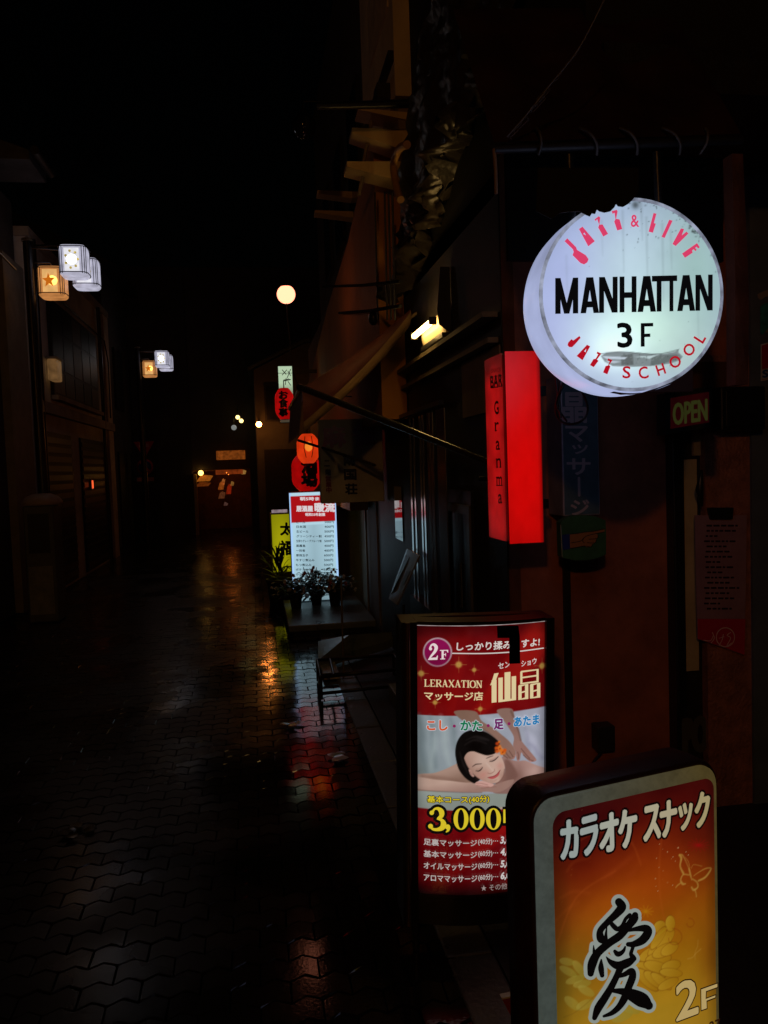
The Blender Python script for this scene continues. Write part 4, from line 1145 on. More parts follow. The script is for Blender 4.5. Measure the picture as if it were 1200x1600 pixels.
# ================================================================== lamps of the lane
SODIUM = (255, 150, 52)
M_globe = emit('sodium_globe', (255, 148, 113), 3.1, 0, base=.2)
M_globe_strong = emit('strong_sodium_globe', (255, 170, 84), 165., 0, base=.2)
def globe_lamp():
    c = D(447, 460, 7.55)
    t = thing('street_lamp', 'larger orange globe street lamp on a thin stem above the maroon canopy', 'street lamp', tuple(c), 'orange street lamps along the lane')
    MB().ball(c, .087, 28).build('globe', M_globe, t)
    MB().lathe([(.0, .1), (.04, .095), (.055, .08), (.055, .07)], c).build('cap', M_black, t)
    MB().tube(smooth_pts3([c+Vector((.0, 0, -.08)), c+Vector((.012, 0, -.35)), c+Vector((.055, 0, -.8)), c+Vector((.2, 0, -.93)), Vector((.98, c.y, c.z-.98))]), .006, 8).build('stem', M_black, t)
    c2 = D(404.5, 663, 16.6)
    t2 = thing('wall_globe_lamp', 'small far orange globe lamp shining left of the hanging lanterns', 'street lamp', tuple(c2), 'orange street lamps along the lane')
    MB().ball(c2, .058, 20).build('globe', emit('far_sodium_globe', (255, 150, 66), 50., 0, base=.2), t2)
    MB().lathe([(.0, .07), (.03, .068), (.045, .052)], c2).build('cap', M_black, t2)
    MB().tube([c2+Vector((0, 0, .065)), c2+Vector((0, .3, .12)), c2+Vector((.04, .95, .12))], .014).build('bracket_arm', M_black, t2)
    # the one the photographer stands under, behind the camera
    c3 = Vector((-2.4, -5.5, 4.6))
    t3 = thing('pole_lamp', 'orange globe street lamp behind the viewpoint at the near lane end', 'street lamp', (c3.x, c3.y, 0), 'orange street lamps along the lane')
    MB().ball(c3, .15, 24).build('globe', M_globe_strong, t3)
    MB().lathe([(.0, .17), (.07, .165), (.1, .145), (.1, .12)], c3).build('cap', M_black, t3)
    MB().tube([(c3.x, c3.y, 0), (c3.x, c3.y, 2.2), c3-Vector((0, 0, .14))], [.05, .04, .03]).build('pole', M_black, t3)
globe_lamp()

def lantern_posts():
    FW = emit('lantern_paper_white', (205, 204, 226), .7, .3, 9, .4)
    FO = emit('lantern_paper_orange', (226, 150, 84), .62, .3, 9, .4)
    CW = emit('lamp_glow_white', (255, 255, 250), 6, 0, base=.3)
    CO = emit('lamp_glow_orange', (255, 180, 84), 3.4, .2, 30, base=.3)
    ST = emit('orange_star', (214, 112, 22), .8, .1, base=.3, sample=False)
    FL = emit('flower_print', (190, 168, 90), .9, .9, 60, .3, False)
    RB = emit('backlit_rib', (70, 70, 84), .5, .2, base=.3, sample=False)
    base = D(64, 880, 9.7); px_ = D(62, 600, 9.7).x
    t = thing('lantern_post', 'dark post carrying the nearer, larger cluster of star and white lanterns', 'street lamp', (px_, base.y, 0), 'lantern posts on the left side')
    MB().tube([(px_, base.y, 0), (px_, base.y, 1.2), (px_-.02, base.y, D(50, 385, 9.7).z)], [.075, .065, .05]).build('pole', M_black, t)
    MB().lathe([(.001, .05), (.06, .03), (.065, 0)], (px_-.02, base.y, D(50, 385, 9.7).z)).build('pole_cap', pbr('pole_cap_metal', (.2, .17, .12), .5), t)
    cs = [(D(83, 443, 9.7), 0), (D(116.5, 410.5, 9.5), 1), (D(135, 429, 10.0), 1)]
    for c, kind in cs:
        W = .158; H = .178
        sq = lambda s_, n=40: [((abs(math.cos(a))**.45)*math.copysign(1, math.cos(a))*s_, (abs(math.sin(a))**.45)*math.copysign(1, math.sin(a))*s_) for a in [2*math.pi*k/n for k in range(n)]]
        mb = MB(); n = 40; vs = []
        for z, s_ in ((-H, .86), (-H+.02, .97), (-H+.05, 1), (H-.05, 1), (H-.02, .97), (H, .9)):
            vs += [(c.x+a*s_, c.y+b*s_, c.z+z) for a, b in sq(W)]
        mb.add(vs, [(i*n+k, i*n+(k+1) % n, (i+1)*n+(k+1) % n, (i+1)*n+k) for i in range(5) for k in range(n)], True)
        mb.add(vs[:n], [tuple(range(n))[::-1]])
        lan = mb.build('lantern', FO if kind == 0 else FW, t)
        # front panel with its glow and print
        y0 = c.y-W-.004
        MB().add([(c.x-.085, y0, c.z-.135), (c.x+.085, y0, c.z-.135), (c.x+.085, y0, c.z+.135), (c.x-.085, y0, c.z+.135)], [(0, 1, 2, 3)]).build('glowing_pane', emit('pane_orange', (255, 196, 120), .75, .15, 12) if kind == 0 else emit('pane_white', (236, 236, 244), .9, .15, 12), lan)
        MB().lathe([(.001, .002), (.035, 0), (.058, -.002)], (c.x+(.03 if kind == 0 else 0), y0-.004, c.z+.0), (0, -1, 0)).build('bulb_glow', CO if kind == 0 else CW, lan)
        if kind == 0:
            pts = []
            for k in range(10):
                a = math.pi/2+k*math.pi/5+.05; r_ = .078 if k % 2 == 0 else .033
                pts.append((c.x-.01+r_*math.cos(a), y0-.01, c.z+.0+r_*1.15*math.sin(a)))
            MB().prism(pts, (0, .003, 0)).build('star', ST, lan)
        else:
            for k in range(7):
                a = k*.9; MB().lathe([(.001, .002), (.016, 0)], (c.x+.078*math.cos(a)*.9, y0-.003, c.z+.1*math.sin(a)), (0, -1, 0), 8).build('flower_print', FL, lan)
        # wire frame
        mb = MB()
        for z in (-H+.035, H-.02): mb.tube([(c.x+a*1.02, c.y+b*1.02, c.z+z) for a, b in sq(W+.004)], .0055, 6, True)
        for i in (3, 5, 7, 13, 15, 17, 23, 25, 27, 33, 35, 37):
            a, b = sq(W+.003)[i]; mb.tube([(c.x+a, c.y+b, c.z-H+.02), (c.x+a, c.y+b, c.z+H-.02)], .0045, 6)
        mb.build('wire_frame', M_black, lan)
        MB().tube([(px_-.01, base.y, c.z+H+.04), (c.x, base.y+(c.y-base.y)*.5, c.z+H+.05), (c.x, c.y, c.z+H)], .012).build('bracket_arm', M_black, t)
    t2 = copy_tree(t)
    k = 1.0; a = D(234, 577, 18.4); t2.location = t.location+(a-cs[0][0]); t2.location.z = a.z-cs[0][0].z
    t2['label'] = 'dark post carrying the farther, smaller cluster of star and white lanterns'
lantern_posts()

# ================================================================== left side of the lane
def left_side():
    XL = -2.85
    # pale two-storey house with a big grid window
    y0, y1 = 11.3, 17.0; zt = 4.85
    t = thing('plaster_house', 'dim two storey plaster house on the left with a tall gridded upper window', 'house', (XL-2, (y0+y1)/2, 0))
    mb = MB().box(XL-4, XL, y0, y1, .0, zt)
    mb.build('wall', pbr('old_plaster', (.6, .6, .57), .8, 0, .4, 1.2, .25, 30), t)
    MB().box(XL-4.05, XL+.06, y0-.05, y1+.04, zt, zt+.12).build('parapet_coping', M_plaster, t)
    MB().box(XL+.003, XL+.09, y0+.1, y1-.02, 2.55, 2.7).build('string_course', M_plaster, t)
    MB().box(XL+.003, XL+.05, y1-.5, y1, .0, zt-.02).build('corner_pilaster', pbr('pilaster_render', (.55, .48, .4), .75, 0, .3, 3, .2, 40), t)
    ws = [(12.2, 15.6)]
    GL = pbr('dark_window_glass', (.012, .014, .016), .45, 0, .2)
    for a, b in ws:
        f = MB()
        f.box(XL+.003, XL+.05, a, b, 2.85, 4.25)
        w_ = f.build('window', M_darkwood, t)
        n = max(2, int((b-a)/.62)); 
        for i in range(n):
            p0 = a+.05+(b-a-.05)*i/n; p1 = a+(b-a-.05)*(i+1)/n
            for z0, z1 in ((2.9, 3.22), (3.27, 3.78), (3.83, 4.2)):
                MB().box(XL+.051, XL+.056, p0, p1, z0, z1).build('pane', GL if (i+int(z0*7)) % 4 else pbr('frosted_pane', (.13, .12, .11), .5), w_)
        MB().box(XL+.02, XL+.12, a-.06, b+.06, 2.78, 2.845).build('window_sill', M_plaster, t)
    for i, (a, b) in enumerate(((11.5, 13.2), (13.9, 15.9))):
        d_ = MB().box(XL+.003, XL+.03, a, b, .05, 2.3).build('shutter', pbr('grey_shutter_%d' % i, (.014, .014, .014), .55, .3, .3, 4), t)
        mb = MB()
        for k in range(16): mb.box(XL+.03, XL+.045, a+.03, b-.03, .12+k*.135, .2+k*.135)
        mb.build('shutter_slat', M_black, d_)
    for k, yy in enumerate((11.45, 15.95)):
        MB().tube([(XL+.06, yy, 0), (XL+.06, yy, zt)], .035).build('downpipe', M_black, t)
    MB().tube([(XL+.07, 12.6, 4.35), (XL+.07, 14.2, 4.32), (XL+.07, 16.4, 4.3), (XL+.09, 16.6, 3.9), (XL+.07, 16.65, 2.8)], .012).build('cable', M_black, t)
    # small lit wall lamp
    c = atX(86, 577, XL+.1)
    t = thing('wall_lamp', 'small square lamp glowing dull amber on the plaster house wall', 'lamp', tuple(c))
    MB().box(c.x-.07, c.x+.06, c.y-.16, c.y+.16, c.z-.17, c.z+.13).build('shade', emit('dull_amber_shade', (92, 66, 38), 1, .35, 14, .3), t, .02)
    MB().box(c.x-.09, c.x+.08, c.y-.18, c.y+.18, c.z+.133, c.z+.16).build('cap', pbr('lamp_cap', (.3, .28, .24), .5), t)
    MB().box(c.x-.09, c.x-.07, c.y-.05, c.y+.05, c.z-.05, c.z+.05).build('wall_plate', M_black, t)
    # nearer dark house with an eave
    t = thing('eaved_house', 'dark house at the left edge with a broad overhanging eave', 'house', (XL-2, 6.5, 0))
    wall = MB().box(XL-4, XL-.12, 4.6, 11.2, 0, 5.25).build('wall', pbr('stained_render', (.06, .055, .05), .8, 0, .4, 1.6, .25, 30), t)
    MB().prism([(XL-4, 9.7, 5.255), (XL+.5, 9.7, 5.255), (XL+.5, 9.7, 5.36), (XL+.1, 9.7, 5.5), (XL-4, 9.7, 5.6)], (0, .75, 0)).build('eave', pbr('wet_roof_tin', (.1, .1, .1), .4, .3, .4, 6), t)
    MB().tube([(XL+.56, 9.7, 5.36), (XL+.56, 10.45, 5.36)], .05).build('gutter', M_darkwood, t)
    for a, b in ((5.0, 6.2), (6.9, 8.2)):
        d_ = MB().box(XL-.117, XL-.08, a, b, .03, 2.2).build('shutter', pbr('brown_shutter', (.05, .045, .04), .6, .2), t)
        d_ = MB().box(XL-.117, XL-.06, a, b, 3.1, 4.4).build('window', M_darkwood, t)
        MB().box(XL-.059, XL-.054, a+.05, (a+b)/2-.02, 3.15, 4.35).build('pane', GL, d_); MB().box(XL-.059, XL-.054, (a+b)/2+.02, b-.05, 3.15, 4.35).build('pane', GL, d_)
    MB().box(XL-.117, XL-.02, 10.3, 11.18, 0, 4.4).build('pale_panel', pbr('pale_cladding', (.2, .19, .16), .6, 0, .25, 4), t)
    # far dark house
    t = thing('far_dark_house', 'unlit narrow house beyond the traffic signs on the left', 'house', (XL-2, 21, 0))
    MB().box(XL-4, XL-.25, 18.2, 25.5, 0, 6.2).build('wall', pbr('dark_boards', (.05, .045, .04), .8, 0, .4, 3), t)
    MB().prism([(XL-4, 18, 6.2), (XL+.1, 18, 6.2), (XL-2, 18, 7.3)], (0, 7.7, 0)).build('roof', M_black, t)
    for yy in (19.2, 21.2, 23.2):
        d_ = MB().box(XL-.247, XL-.2, yy, yy+1.1, 3.2, 4.6).build('window', M_darkwood, t)
        MB().box(XL-.199, XL-.195, yy+.06, yy+1.04, 3.26, 4.54).build('pane', GL, d_)
        MB().box(XL-.247, XL-.21, yy, yy+1.2, .02, 2.2).build('door', M_darkwood, t)
    # small ember-red indicator light
    c = atX(144, 757, XL+.08)
    t = thing('indicator_light', 'tiny red orange indicator light glowing low on the plaster house', 'light', tuple(c))
    MB().box(c.x-.0, c.x+.02, c.y-.02, c.y+.02, c.z-.07, c.z+.07).build('lens', emit('ember_lens', (255, 96, 50), 1.2, 0), t, .005)
    MB().box(c.x-.03, c.x-.002, c.y-.04, c.y+.04, c.z-.1, c.z+.1).build('backing', M_black, t)
    # traffic signs on one pole
    Y = 20.5; c = atY(225, 700, Y)
    t = thing('traffic_sign', 'traffic sign pole with a red triangle above a blue and red roundel on the left', 'traffic sign', (c.x, Y, 0))
    MB().tube([(c.x, Y+.04, 0), (c.x, Y+.04, c.z+.35)], .03).build('pole', M_steel, t)
    RED = pbr('sign_red', (.42, .012, .02), .4, 0, .1); WHI = pbr('sign_white', (.6, .6, .6), .4, 0, .1); BLU = pbr('sign_blue', (.015, .06, .25), .4, 0, .1)
    fr = Frame((c.x, Y, c.z), (1, 0, 0), (0, 0, 1))
    h = .25
    MB().prism([fr.pt(-h, .16), fr.pt(h, .16), fr.pt(0, -.26)], (0, .012, 0)).build('stop_plate', RED, t)
    ar = Art(fr, .003)
    ar.text('止まれ', (-.12, .02), (.12, .02), .09, (190, 180, 180), .04, px=False); ar.build('stop_lettering', printed('traffic_print', 0, 1.), t)
    fr2 = Frame((c.x, Y-.002, c.z-.47), (1, 0, 0), (0, 0, 1))
    MB().lathe([(.001, .006), (.2, .006), (.2, -.006)], fr2.O, (0, -1, 0)).build('roundel', RED, t)
    MB().lathe([(.001, .009), (.155, .009), (.155, .004)], fr2.O, (0, -1, 0)).build('blue_disc', BLU, t)
    MB().prism([fr2.pt(-.13, .1, .011), fr2.pt(-.1, .13, .011), fr2.pt(.13, -.1, .011), fr2.pt(.1, -.13, .011)], (0, .002, 0)).build('red_bar', RED, t)
    MB().box(c.x-.21, c.x+.2, Y-.008, Y+.004, c.z-.83, c.z-.73).build('sub_plate', pbr('worn_red_plate', (.42, .16, .14), .5), t, .003)
    # dim street-side cabinet with a rounded cap
    c = atZ(70, 935, 0)
    c = Vector((D(70, 850, 9.2).x, D(70, 850, 9.2).y, 0))
    t = thing('roadside_cabinet', 'dim roadside cabinet with a pale rounded cap below the left lanterns', 'cabinet', tuple(c))
    MB().box(c.x-.17, c.x+.16, c.y-.2, c.y+.2, .004, 1.34).build('body', pbr('grey_green_cabinet', (.09, .1, .095), .5, .1, .4, 5), t, .02)
    mb = MB().lathe([(.001, .13), (.1, .125), (.18, .09), (.22, .04), (.225, 0), (.19, -.005)], (c.x, c.y, 1.345)); mb.build('cap', pbr('pale_cap', (.42, .36, .34), .5, 0, .2), t)
    MB().box(c.x-.12, c.x+.11, c.y-.206, c.y-.202, .8, 1.25).build('door', M_black, t)
    MB().box(c.x-.14, c.x+.12, c.y-.207, c.y-.202, .1, .65).build('lower_panel', pbr('pale_lower_panel', (.2, .23, .21), .45, 0, .4, 7), t)
    # slack overhead wires
    t = MB()
    t.tube(smooth_pts3([(XL-.1, 5.2, 4.05), (XL+.35, 7.8, 3.98), (D(50, 425, 9.6).x, 9.6, 4.0)]), .012, 6)
    o = t.build('overhead_wire', M_black); tag(o, 'sagging overhead wire running from the left house to the lantern post', 'wire')
left_side()

# ================================================================== far end: the little lit shop
def far_shop():
    Y = 21.5
    c0 = atY(305, 830, Y).x; c1 = atY(395, 830, Y).x
    zt = atY(350, 733, Y).z
    t = thing('lit_shop', 'tiny shop glowing orange at the dark far end of the lane', 'shop', ((c0+c1)/2, Y+1.5, 0))
    WD = pbr('warm_wood', (.16, .06, .025), .6, 0, .4, 6)
    Z0 = zt
    MB().box(c0-1.6, c0, Y, Y+4, 0, 7).build('wall', pbr('shop_dark_wall', (.03, .026, .022), .8, 0, .4, 3), t)
    MB().box(c1, c1+2.6, Y, Y+4, 0, 7).build('wall', pbr('shop_dark_wall_right', (.035, .03, .025), .8, 0, .4, 3), t)
    MB().box(c0+.004, c1-.004, Y+.05, Y+4, Z0+.004, 7).build('upper_wall', pbr('shop_upper', (.03, .022, .018), .7, 0, .4, 3), t)
    MB().box(c0+.004, c1-.004, Y+1.9, Y+2, .004, Z0-.002).build('back_wall', WD, t)
    MB().box(c0+.004, c1-.004, Y+.3, Y+1.89, Z0-.04, Z0-.004).build('ceiling', WD, t)
    s0, s1 = atY(338, 710, Y-.3), atY(383, 710, Y-.3)
    MB().box(s0.x, s1.x, Y-.36, Y-.02, atY(360, 718, Y-.3).z, atY(360, 704, Y-.3).z).build('fascia_sign', emit('dull_orange_fascia', (138, 68, 20), .55, .6, 16, .3), t)
    h0, h1 = atY(337, 736, Y), atY(380, 736, Y)
    mb = MB()
    for k in range(5):
        a = h0.x+(h1.x-h0.x)*k/5; b = h0.x+(h1.x-h0.x)*(k+.94)/5
        mb.box(a, b, Y-.03, Y-.015, atY(360, 741, Y).z, Z0-.02)
    mb.build('door_curtain', emit('curtain_orange', (150, 60, 20), .45, .5, 9, .3), t)
    MB().ball((atY(314, 740, Y).x, Y-.05, atY(314, 739, Y).z), .07, 12).build('porch_bulb', emit('warm_bulb', (255, 190, 90), 5, 0), t)
    MB().ball(((c0+c1)/2+.15, Y+1., Z0-.1), .05, 12).build('inside_bulb', emit('inside_bulb', (255, 130, 46), 16, 0), t)
    mb = MB().box(c0+.02, c0+.1, Y-.05, Y+.3, .004, Z0-.1); mb.build('post', pbr('yellow_post', (.3, .2, .08), .6), t)
    for x, z0, z1, w_, c in ((346, 752, 765, .09, (196, 96, 30)), (349, 748, 757, .05, (230, 130, 60)), (358, 756, 772, .08, (190, 46, 14)), (363, 752, 759, .05, (190, 130, 60)), (347, 768, 779, .1, (130, 70, 40)), (353, 785, 790, .06, (120, 80, 70)), (381, 734, 741, .07, (220, 160, 80)), (320, 742, 752, .22, (214, 120, 34)), (318, 753, 760, .2, (140, 64, 16))):
        a = atY(x, z1, Y+.05); b = atY(x, z0, Y+.05)
        MB().prism([(a.x-w_, Y+.05, a.z), (a.x+w_*.6, Y+.05, a.z), (a.x+w_, Y+.05, b.z-.03), (a.x+w_*.1, Y+.05, b.z), (a.x-w_*.5, Y+.05, (a.z+b.z)/2+.06)], (0, .03, 0)).build('hanging_notice', emit('notice', c, .3, .5, 20, .4, False), t)
    # far bulbs above the shop
    for i, (x, y, r_, c, s_, lab) in enumerate(((371.5, 652, .055, (255, 220, 130), 3, 'upper of two small yellow bulbs high above the far shop'), (377, 657.5, .055, (255, 220, 130), 3, 'lower of two small yellow bulbs high above the far shop'), (365.5, 668, .07, (120, 124, 120), 1, 'faint white bulb below the yellow bulbs above the far shop'))):
        p = D(x, y, 20.5)
        t = thing('bulb', lab, 'bulb', tuple(p), 'bulbs above the far shop')
        MB().ball(p, r_, 12).build('glass', emit('far_bulb_%d' % i, c, s_, 0), t)
        MB().tube([p+Vector((0, 0, r_*.8)), p+Vector((0, 0, .25)), p+Vector((0, .75, .3))], .012, 6).build('holder', M_black, t)
    # pale house on the right before the shop
    Yr = 17.5
    x0 = atY(398, 620, Yr).x
    t = thing('pale_far_house', 'dim pale gabled house standing behind the white and red hanging signs', 'house', (x0+2, Yr+2, 0))
    zt = atY(400, 578, Yr).z
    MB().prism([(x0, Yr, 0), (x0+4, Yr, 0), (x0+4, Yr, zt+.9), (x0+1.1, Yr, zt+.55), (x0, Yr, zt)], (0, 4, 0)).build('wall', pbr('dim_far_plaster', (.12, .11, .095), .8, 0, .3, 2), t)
    MB().prism([(x0-.12, Yr-.1, zt-.03), (x0+1.1, Yr-.1, zt+.56), (x0+4.1, Yr-.1, zt+.93), (x0+4.1, Yr-.1, zt+1.0), (x0+1.1, Yr-.1, zt+.64), (x0-.12, Yr-.1, zt+.05)], (0, 4.2, 0)).build('roof', M_black, t)
    a = atY(410, 700, Yr)
    d_ = MB().box(x0+.15, x0+1.2, Yr-.04, Yr-.003, .004, 2.1).build('door', M_darkwood, t)
    MB().box(x0+1.05, x0+1.1, Yr-.07, Yr-.042, .95, 1.1).build('handle', M_steel, d_)
    d_ = MB().box(x0+.2, x0+.75, Yr-.04, Yr-.003, 2.7, 3.5).build('window', M_darkwood, t)
    MB().box(x0+.24, x0+.71, Yr-.046, Yr-.041, 2.74, 3.46).build('pane', pbr('night_glass', (.02, .02, .022), .1), d_)
far_shop()

# ================================================================== right side: the near entrance corner
XW = 1.17                                   # street face of the right hand houses
def entrance():
    t = thing('corner_house', 'dark corner house over the stair entrance with a red ochre return wall and rough pillar', 'house', (2.5, 3.5, 0))
    MB().box(XW+.003, 4.5, 3.43, 3.6, 0, 3.05).build('return_wall', M_ironred, t)
    MB().box(XW+.1, 5, 3.61, 5.7, 0, 2.95).build('ground_floor', pbr('black_boards', (.02, .018, .016), .6, 0, .4, 6), t)
    MB().box(XW+.05, 5, 2.72, 5.66, 3.06, 7.2).build('upper_storey', pbr('sooty_render', (.012, .011, .011), .8, 0, .5, 2, .2, 30), t)
    MB().box(XW+.06, 5, 2.6, 3.42, 2.9, 3.055).build('lintel', M_darkwood, t)
    # rough pillar and blue grey wall at the right edge
    p0 = atY(1104, 900, 3.34).x; p1 = atY(1174, 900, 3.34).x
    MB().box(p0, p1, 3.34, 3.427, .0, 2.1).build('pillar', pbr('rough_brown_stucco', (.34, .14, .095), .55, 0, .45, 14, 1.0, 70), t)
    MB().box(atY(1176, 900, 3.325).x, 4.5, 3.325, 3.427, 0, 3.0).build('side_wall', pbr('slate_blue_paint', (.1, .13, .18), .5, 0, .3, 5, .15, 40), t)
    # door beyond
    d0 = atY(1046, 800, 3.4).x; d1 = atY(1062, 800, 3.4).x; d2 = atY(1108, 800, 3.4).x
    fr_ = MB().box(d0, d1, 3.36, 3.428, 0, 2.05).build('door_frame', M_black, t)
    ztop = atY(1075, 640, 3.4).z; zb = atY(1075, 1046, 3.4).z
    dr = MB().box(d1+.003, d2+.25, 3.385, 3.427, .02, ztop+.2).build('door', M_darkwood, t)
    MB().box(d1+.006, atY(1088, 800, 3.38).x, 3.372, 3.383, zb, atY(1075, 718, 3.38).z).build('cream_panel', pbr('cream_enamel', (.55, .46, .26), .5, 0, .2, 6), dr)
    MB().box(atY(1083, 700, 3.37).x, atY(1094, 700, 3.37).x, 3.364, 3.382, atY(1085, 712, 3.37).z, atY(1085, 640, 3.37).z).build('cream_strip', pbr('cream_strip', (.34, .28, .16), .5), dr)
    MB().tube([atY(1096, 735, 3.3), atY(1093, 765, 3.28), atY(1097, 790, 3.3)], [.006, .018, .005]).build('handle', M_black, dr)
    fp = Frame(atY(1085, 1145, 3.37), (1, 0, 0), (0, 0, 1))
    ar = Art(fp, .012); ar.text('PO', (1067, 1176), (1103, 1170), 52, (86, 84, 72), .07); ar.build('faded_lettering', printed('faded_paint', 0, .9), dr)
    # lit-from-outside strip of wall by the pillar top
    MB().box(atY(1075, 600, 3.33).x, atY(1150, 600, 3.33).x, 3.315, 3.335, atY(1110, 608, 3.33).z, atY(1110, 566, 3.33).z).build('transom_board', pbr('brown_board', (.1, .04, .02), .6, 0, .3, 8), t)
    # conduit and boxes
    MB().tube([atY(1062, 640, 3.35)+Vector((0, 0, .5)), atY(1050, 640, 3.35), atY(1053, 760, 3.35), atY(1060, 1100, 3.35)], .009).build('conduit', M_black, t)
    b = atY(940, 1150, 3.40)
    mb = MB().box(b.x-.04, b.x+.045, 3.35, 3.427, b.z-.06, b.z+.06); mb.build('socket_box', pbr('dark_grey_box', (.03, .03, .032), .4), t, .006)
    MB().tube(smooth_pts3([(b.x-.02, 3.36, b.z-.06), (b.x-.09, 3.34, b.z-.13), (b.x-.12, 3.36, b.z-.3), (b.x-.1, 3.38, .0)]), .006).build('cable', M_black, t)
    MB().box(XW+.2, XW+.23, 3.405, 3.428, 0, 3.0).build('wall_batten', M_darkwood, t)

    # entrance awning: bar, lashings, cloth
    bl = atY(772, 233, 2.35); br_ = atY(1158, 219, 2.35)
    t = thing('entrance_awning', 'black cloth awning over the stair entrance, lashed along its bar above the round sign', 'awning', tuple((bl+br_)/2))
    MB().tube([bl, br_], .014).build('bar', pbr('dark_bar', (.012, .011, .012), .5, 0, .3), t)
    mb = MB(); n = 30; vs = []
    for j in range(9):
        for i in range(n+1):
            f = i/n; p = bl.lerp(br_, f); q = j/8
            sag = .03*math.sin(f*math.pi*5)*math.sin(q*math.pi)
            vs.append((p.x, p.y+q*.42, p.z+.02+q*.62+sag))
    mb.add(vs, [(j*(n+1)+i, j*(n+1)+i+1, (j+1)*(n+1)+i+1, (j+1)*(n+1)+i) for j in range(8) for i in range(n)], True)
    mb.build('cloth', pbr('dark_red_canvas', (.03, .009, .006), .6, 0, .6, 5, .3, 30), t)
    for i, x in enumerate((842, 920, 983, 1050, 1103)):
        p = atY(x, 222, 2.34); k = (0, 1, 1, 1, -.6)[i]
        MB().tube(smooth_pts3([(p.x-.02*k, p.y+.02, p.z+.05), (p.x-.004, p.y-.018, p.z+.02), (p.x+.016*k, p.y-.02, p.z-.012), (p.x+.028*k, p.y+.005, p.z-.035)]), .0045, 6).build('lashing', pbr('grey_cord', (.07, .065, .06), .6), t)
    MB().tube([bl, bl+Vector((.003, 0, -.06)), bl+Vector((.004, .004, -.13))], .006).build('hanging_cord', pbr('brown_cord', (.2, .12, .07), .6), t)
    # hanging valance board behind the round sign
    MB().box(bl.x+.06, br_.x-.02, 2.42, 2.44, br_.z-.36, br_.z-.03).build('valance', pbr('black_valance', (.002, .002, .002), .9, 0, 0, spec=.05), t)
    q = atY(1152, 240, 2.36); q2 = atY(1160, 600, 2.36)
    MB().prism([(q.x-.018, 2.36, q.z), (q.x+.02, 2.36, q.z), (q.x+.05, 2.38, q2.z+.3), (q.x+.045, 2.38, q2.z), (q.x+.0, 2.38, q2.z), (q.x-.005, 2.37, q2.z+.35)], (0, .05, 0)).build('side_post', pbr('rust_brown_post', (.1, .035, .02), .5, 0, .5, 9, .4, 40), t)
    MB().box(q.x-.19, q.x-.02, 2.6, 2.62, q2.z-.0, q2.z+.5).build('side_curtain', pbr('rust_curtain', (.06, .016, .01), .8, 0, .5, 6), t)

    # torn black scrap that bites into the top of the round sign
    edge = [(862, 342), (874, 333), (888, 331), (905, 330), (917, 336), (922, 338), (925, 333), (930, 334), (933, 327), (937, 330), (945, 332), (954, 330), (960, 324), (963, 318), (966, 322), (974, 323), (981, 319), (988, 313), (998, 300)]
    pts = [atY(*p, 2.045) for p in [(998, 262)]+[(840, 262), (838, 330)]+edge]
    o = MB().prism(pts, (0, .003, 0)).build('torn_cloth', pbr('torn_black_cloth', (.006, .006, .007), .8), loc=tuple(pts[0]))
    tag(o, 'ragged scrap of black cloth hanging over the top of the round sign', 'cloth')
    # cobwebbed strand
    p = [D(948, -8, 2.2), D(905, 75, 2.25), D(860, 132, 2.3), D(822, 180, 2.33), D(792, 214, 2.36)]
    mb = MB().tube(smooth_pts3(p), .0022, 6)
    for k in range(34):
        f = random.random()**.6; i = min(3, int(f*4)); a = p[i].lerp(p[i+1], f*4-i)
        b_ = a+Vector((random.uniform(-.02, .03), random.uniform(-.02, .02), random.uniform(-.04, .02)))*f
        mb.tube([a, (a+b_)/2+Vector((0, 0, -.005)), p[min(4, i+1)].lerp(b_, .5)], .0008, 4)
    o = mb.build('cobweb_strand', pbr('wet_web', (.12, .12, .13), .4), loc=tuple(p[0])); tag(o, 'pale cobwebbed strand slanting up from the end of the awning bar', 'cord')

    # blue box sign and pointing hand sign on the ochre wall
    Y = 3.25
    x0 = atY(878, 700, Y).x; x1 = atY(936, 700, Y).x; z1 = atY(900, 585, Y).z; z0 = atY(900, 806, Y).z
    t = thing('blue_box_sign', 'unlit blue box sign with vertical grey characters on the ochre wall', 'sign', ((x0+x1)/2, Y+.09, z0))
    MB().box(x0, x1, Y, Y+.172, z0, z1).build('case', pbr('grey_violet_case', (.35, .32, .4), .4, .2, .3, 9), t, .004)
    fr = Frame(((x0+x1)/2, Y-.001, (z0+z1)/2), (1, 0, 0), (0, 0, 1)); hw, hh = (x1-x0)/2-.006, (z1-z0)/2-.006
    MB().add([fr.pt(-hw, -hh, .001), fr.pt(hw, -hh, .001), fr.pt(hw, hh, .001), fr.pt(-hw, hh, .001)], [(0, 1, 2, 3)]).build('panel', pbr('faded_blue_panel', (.07, .13, .17), .5, 0, .3, 8), t)
    ar = Art(fr, .003)
    for ch, x, y, w_, h in (('晶', 897, 637, 37, 46), ('マ', 901, 678, 34, 24), ('ッ', 906, 702, 24, 14), ('サ', 904, 729, 36, 25), ('ジ', 906, 793, 28, 24)):
        ar.text(ch, (x-w_/2, y+h/2), (x+w_/2, y+h/2), h, (185, 174, 184), .03)
    ar.brush([(904, 747), (904.5, 774)], 4, (185, 174, 184))
    ar.build('lettering', printed('faded_letters', 0, .9), t)
    # black cable coil hanging from the round sign
    c = D(893, 628, 3.05)
    mb = MB().tube([c+Vector((.062*math.cos(a)*math.cos(.2), .03*math.sin(a*2), .085*math.sin(a))) for a in np.linspace(0, 2*math.pi, 30, endpoint=False)], .0045, 6, True)
    mb.tube([c+Vector((-.03, 0, .09)), c+Vector((-.06, 0, -.02)), c+Vector((-.02, 0, -.075))], .004, 6)
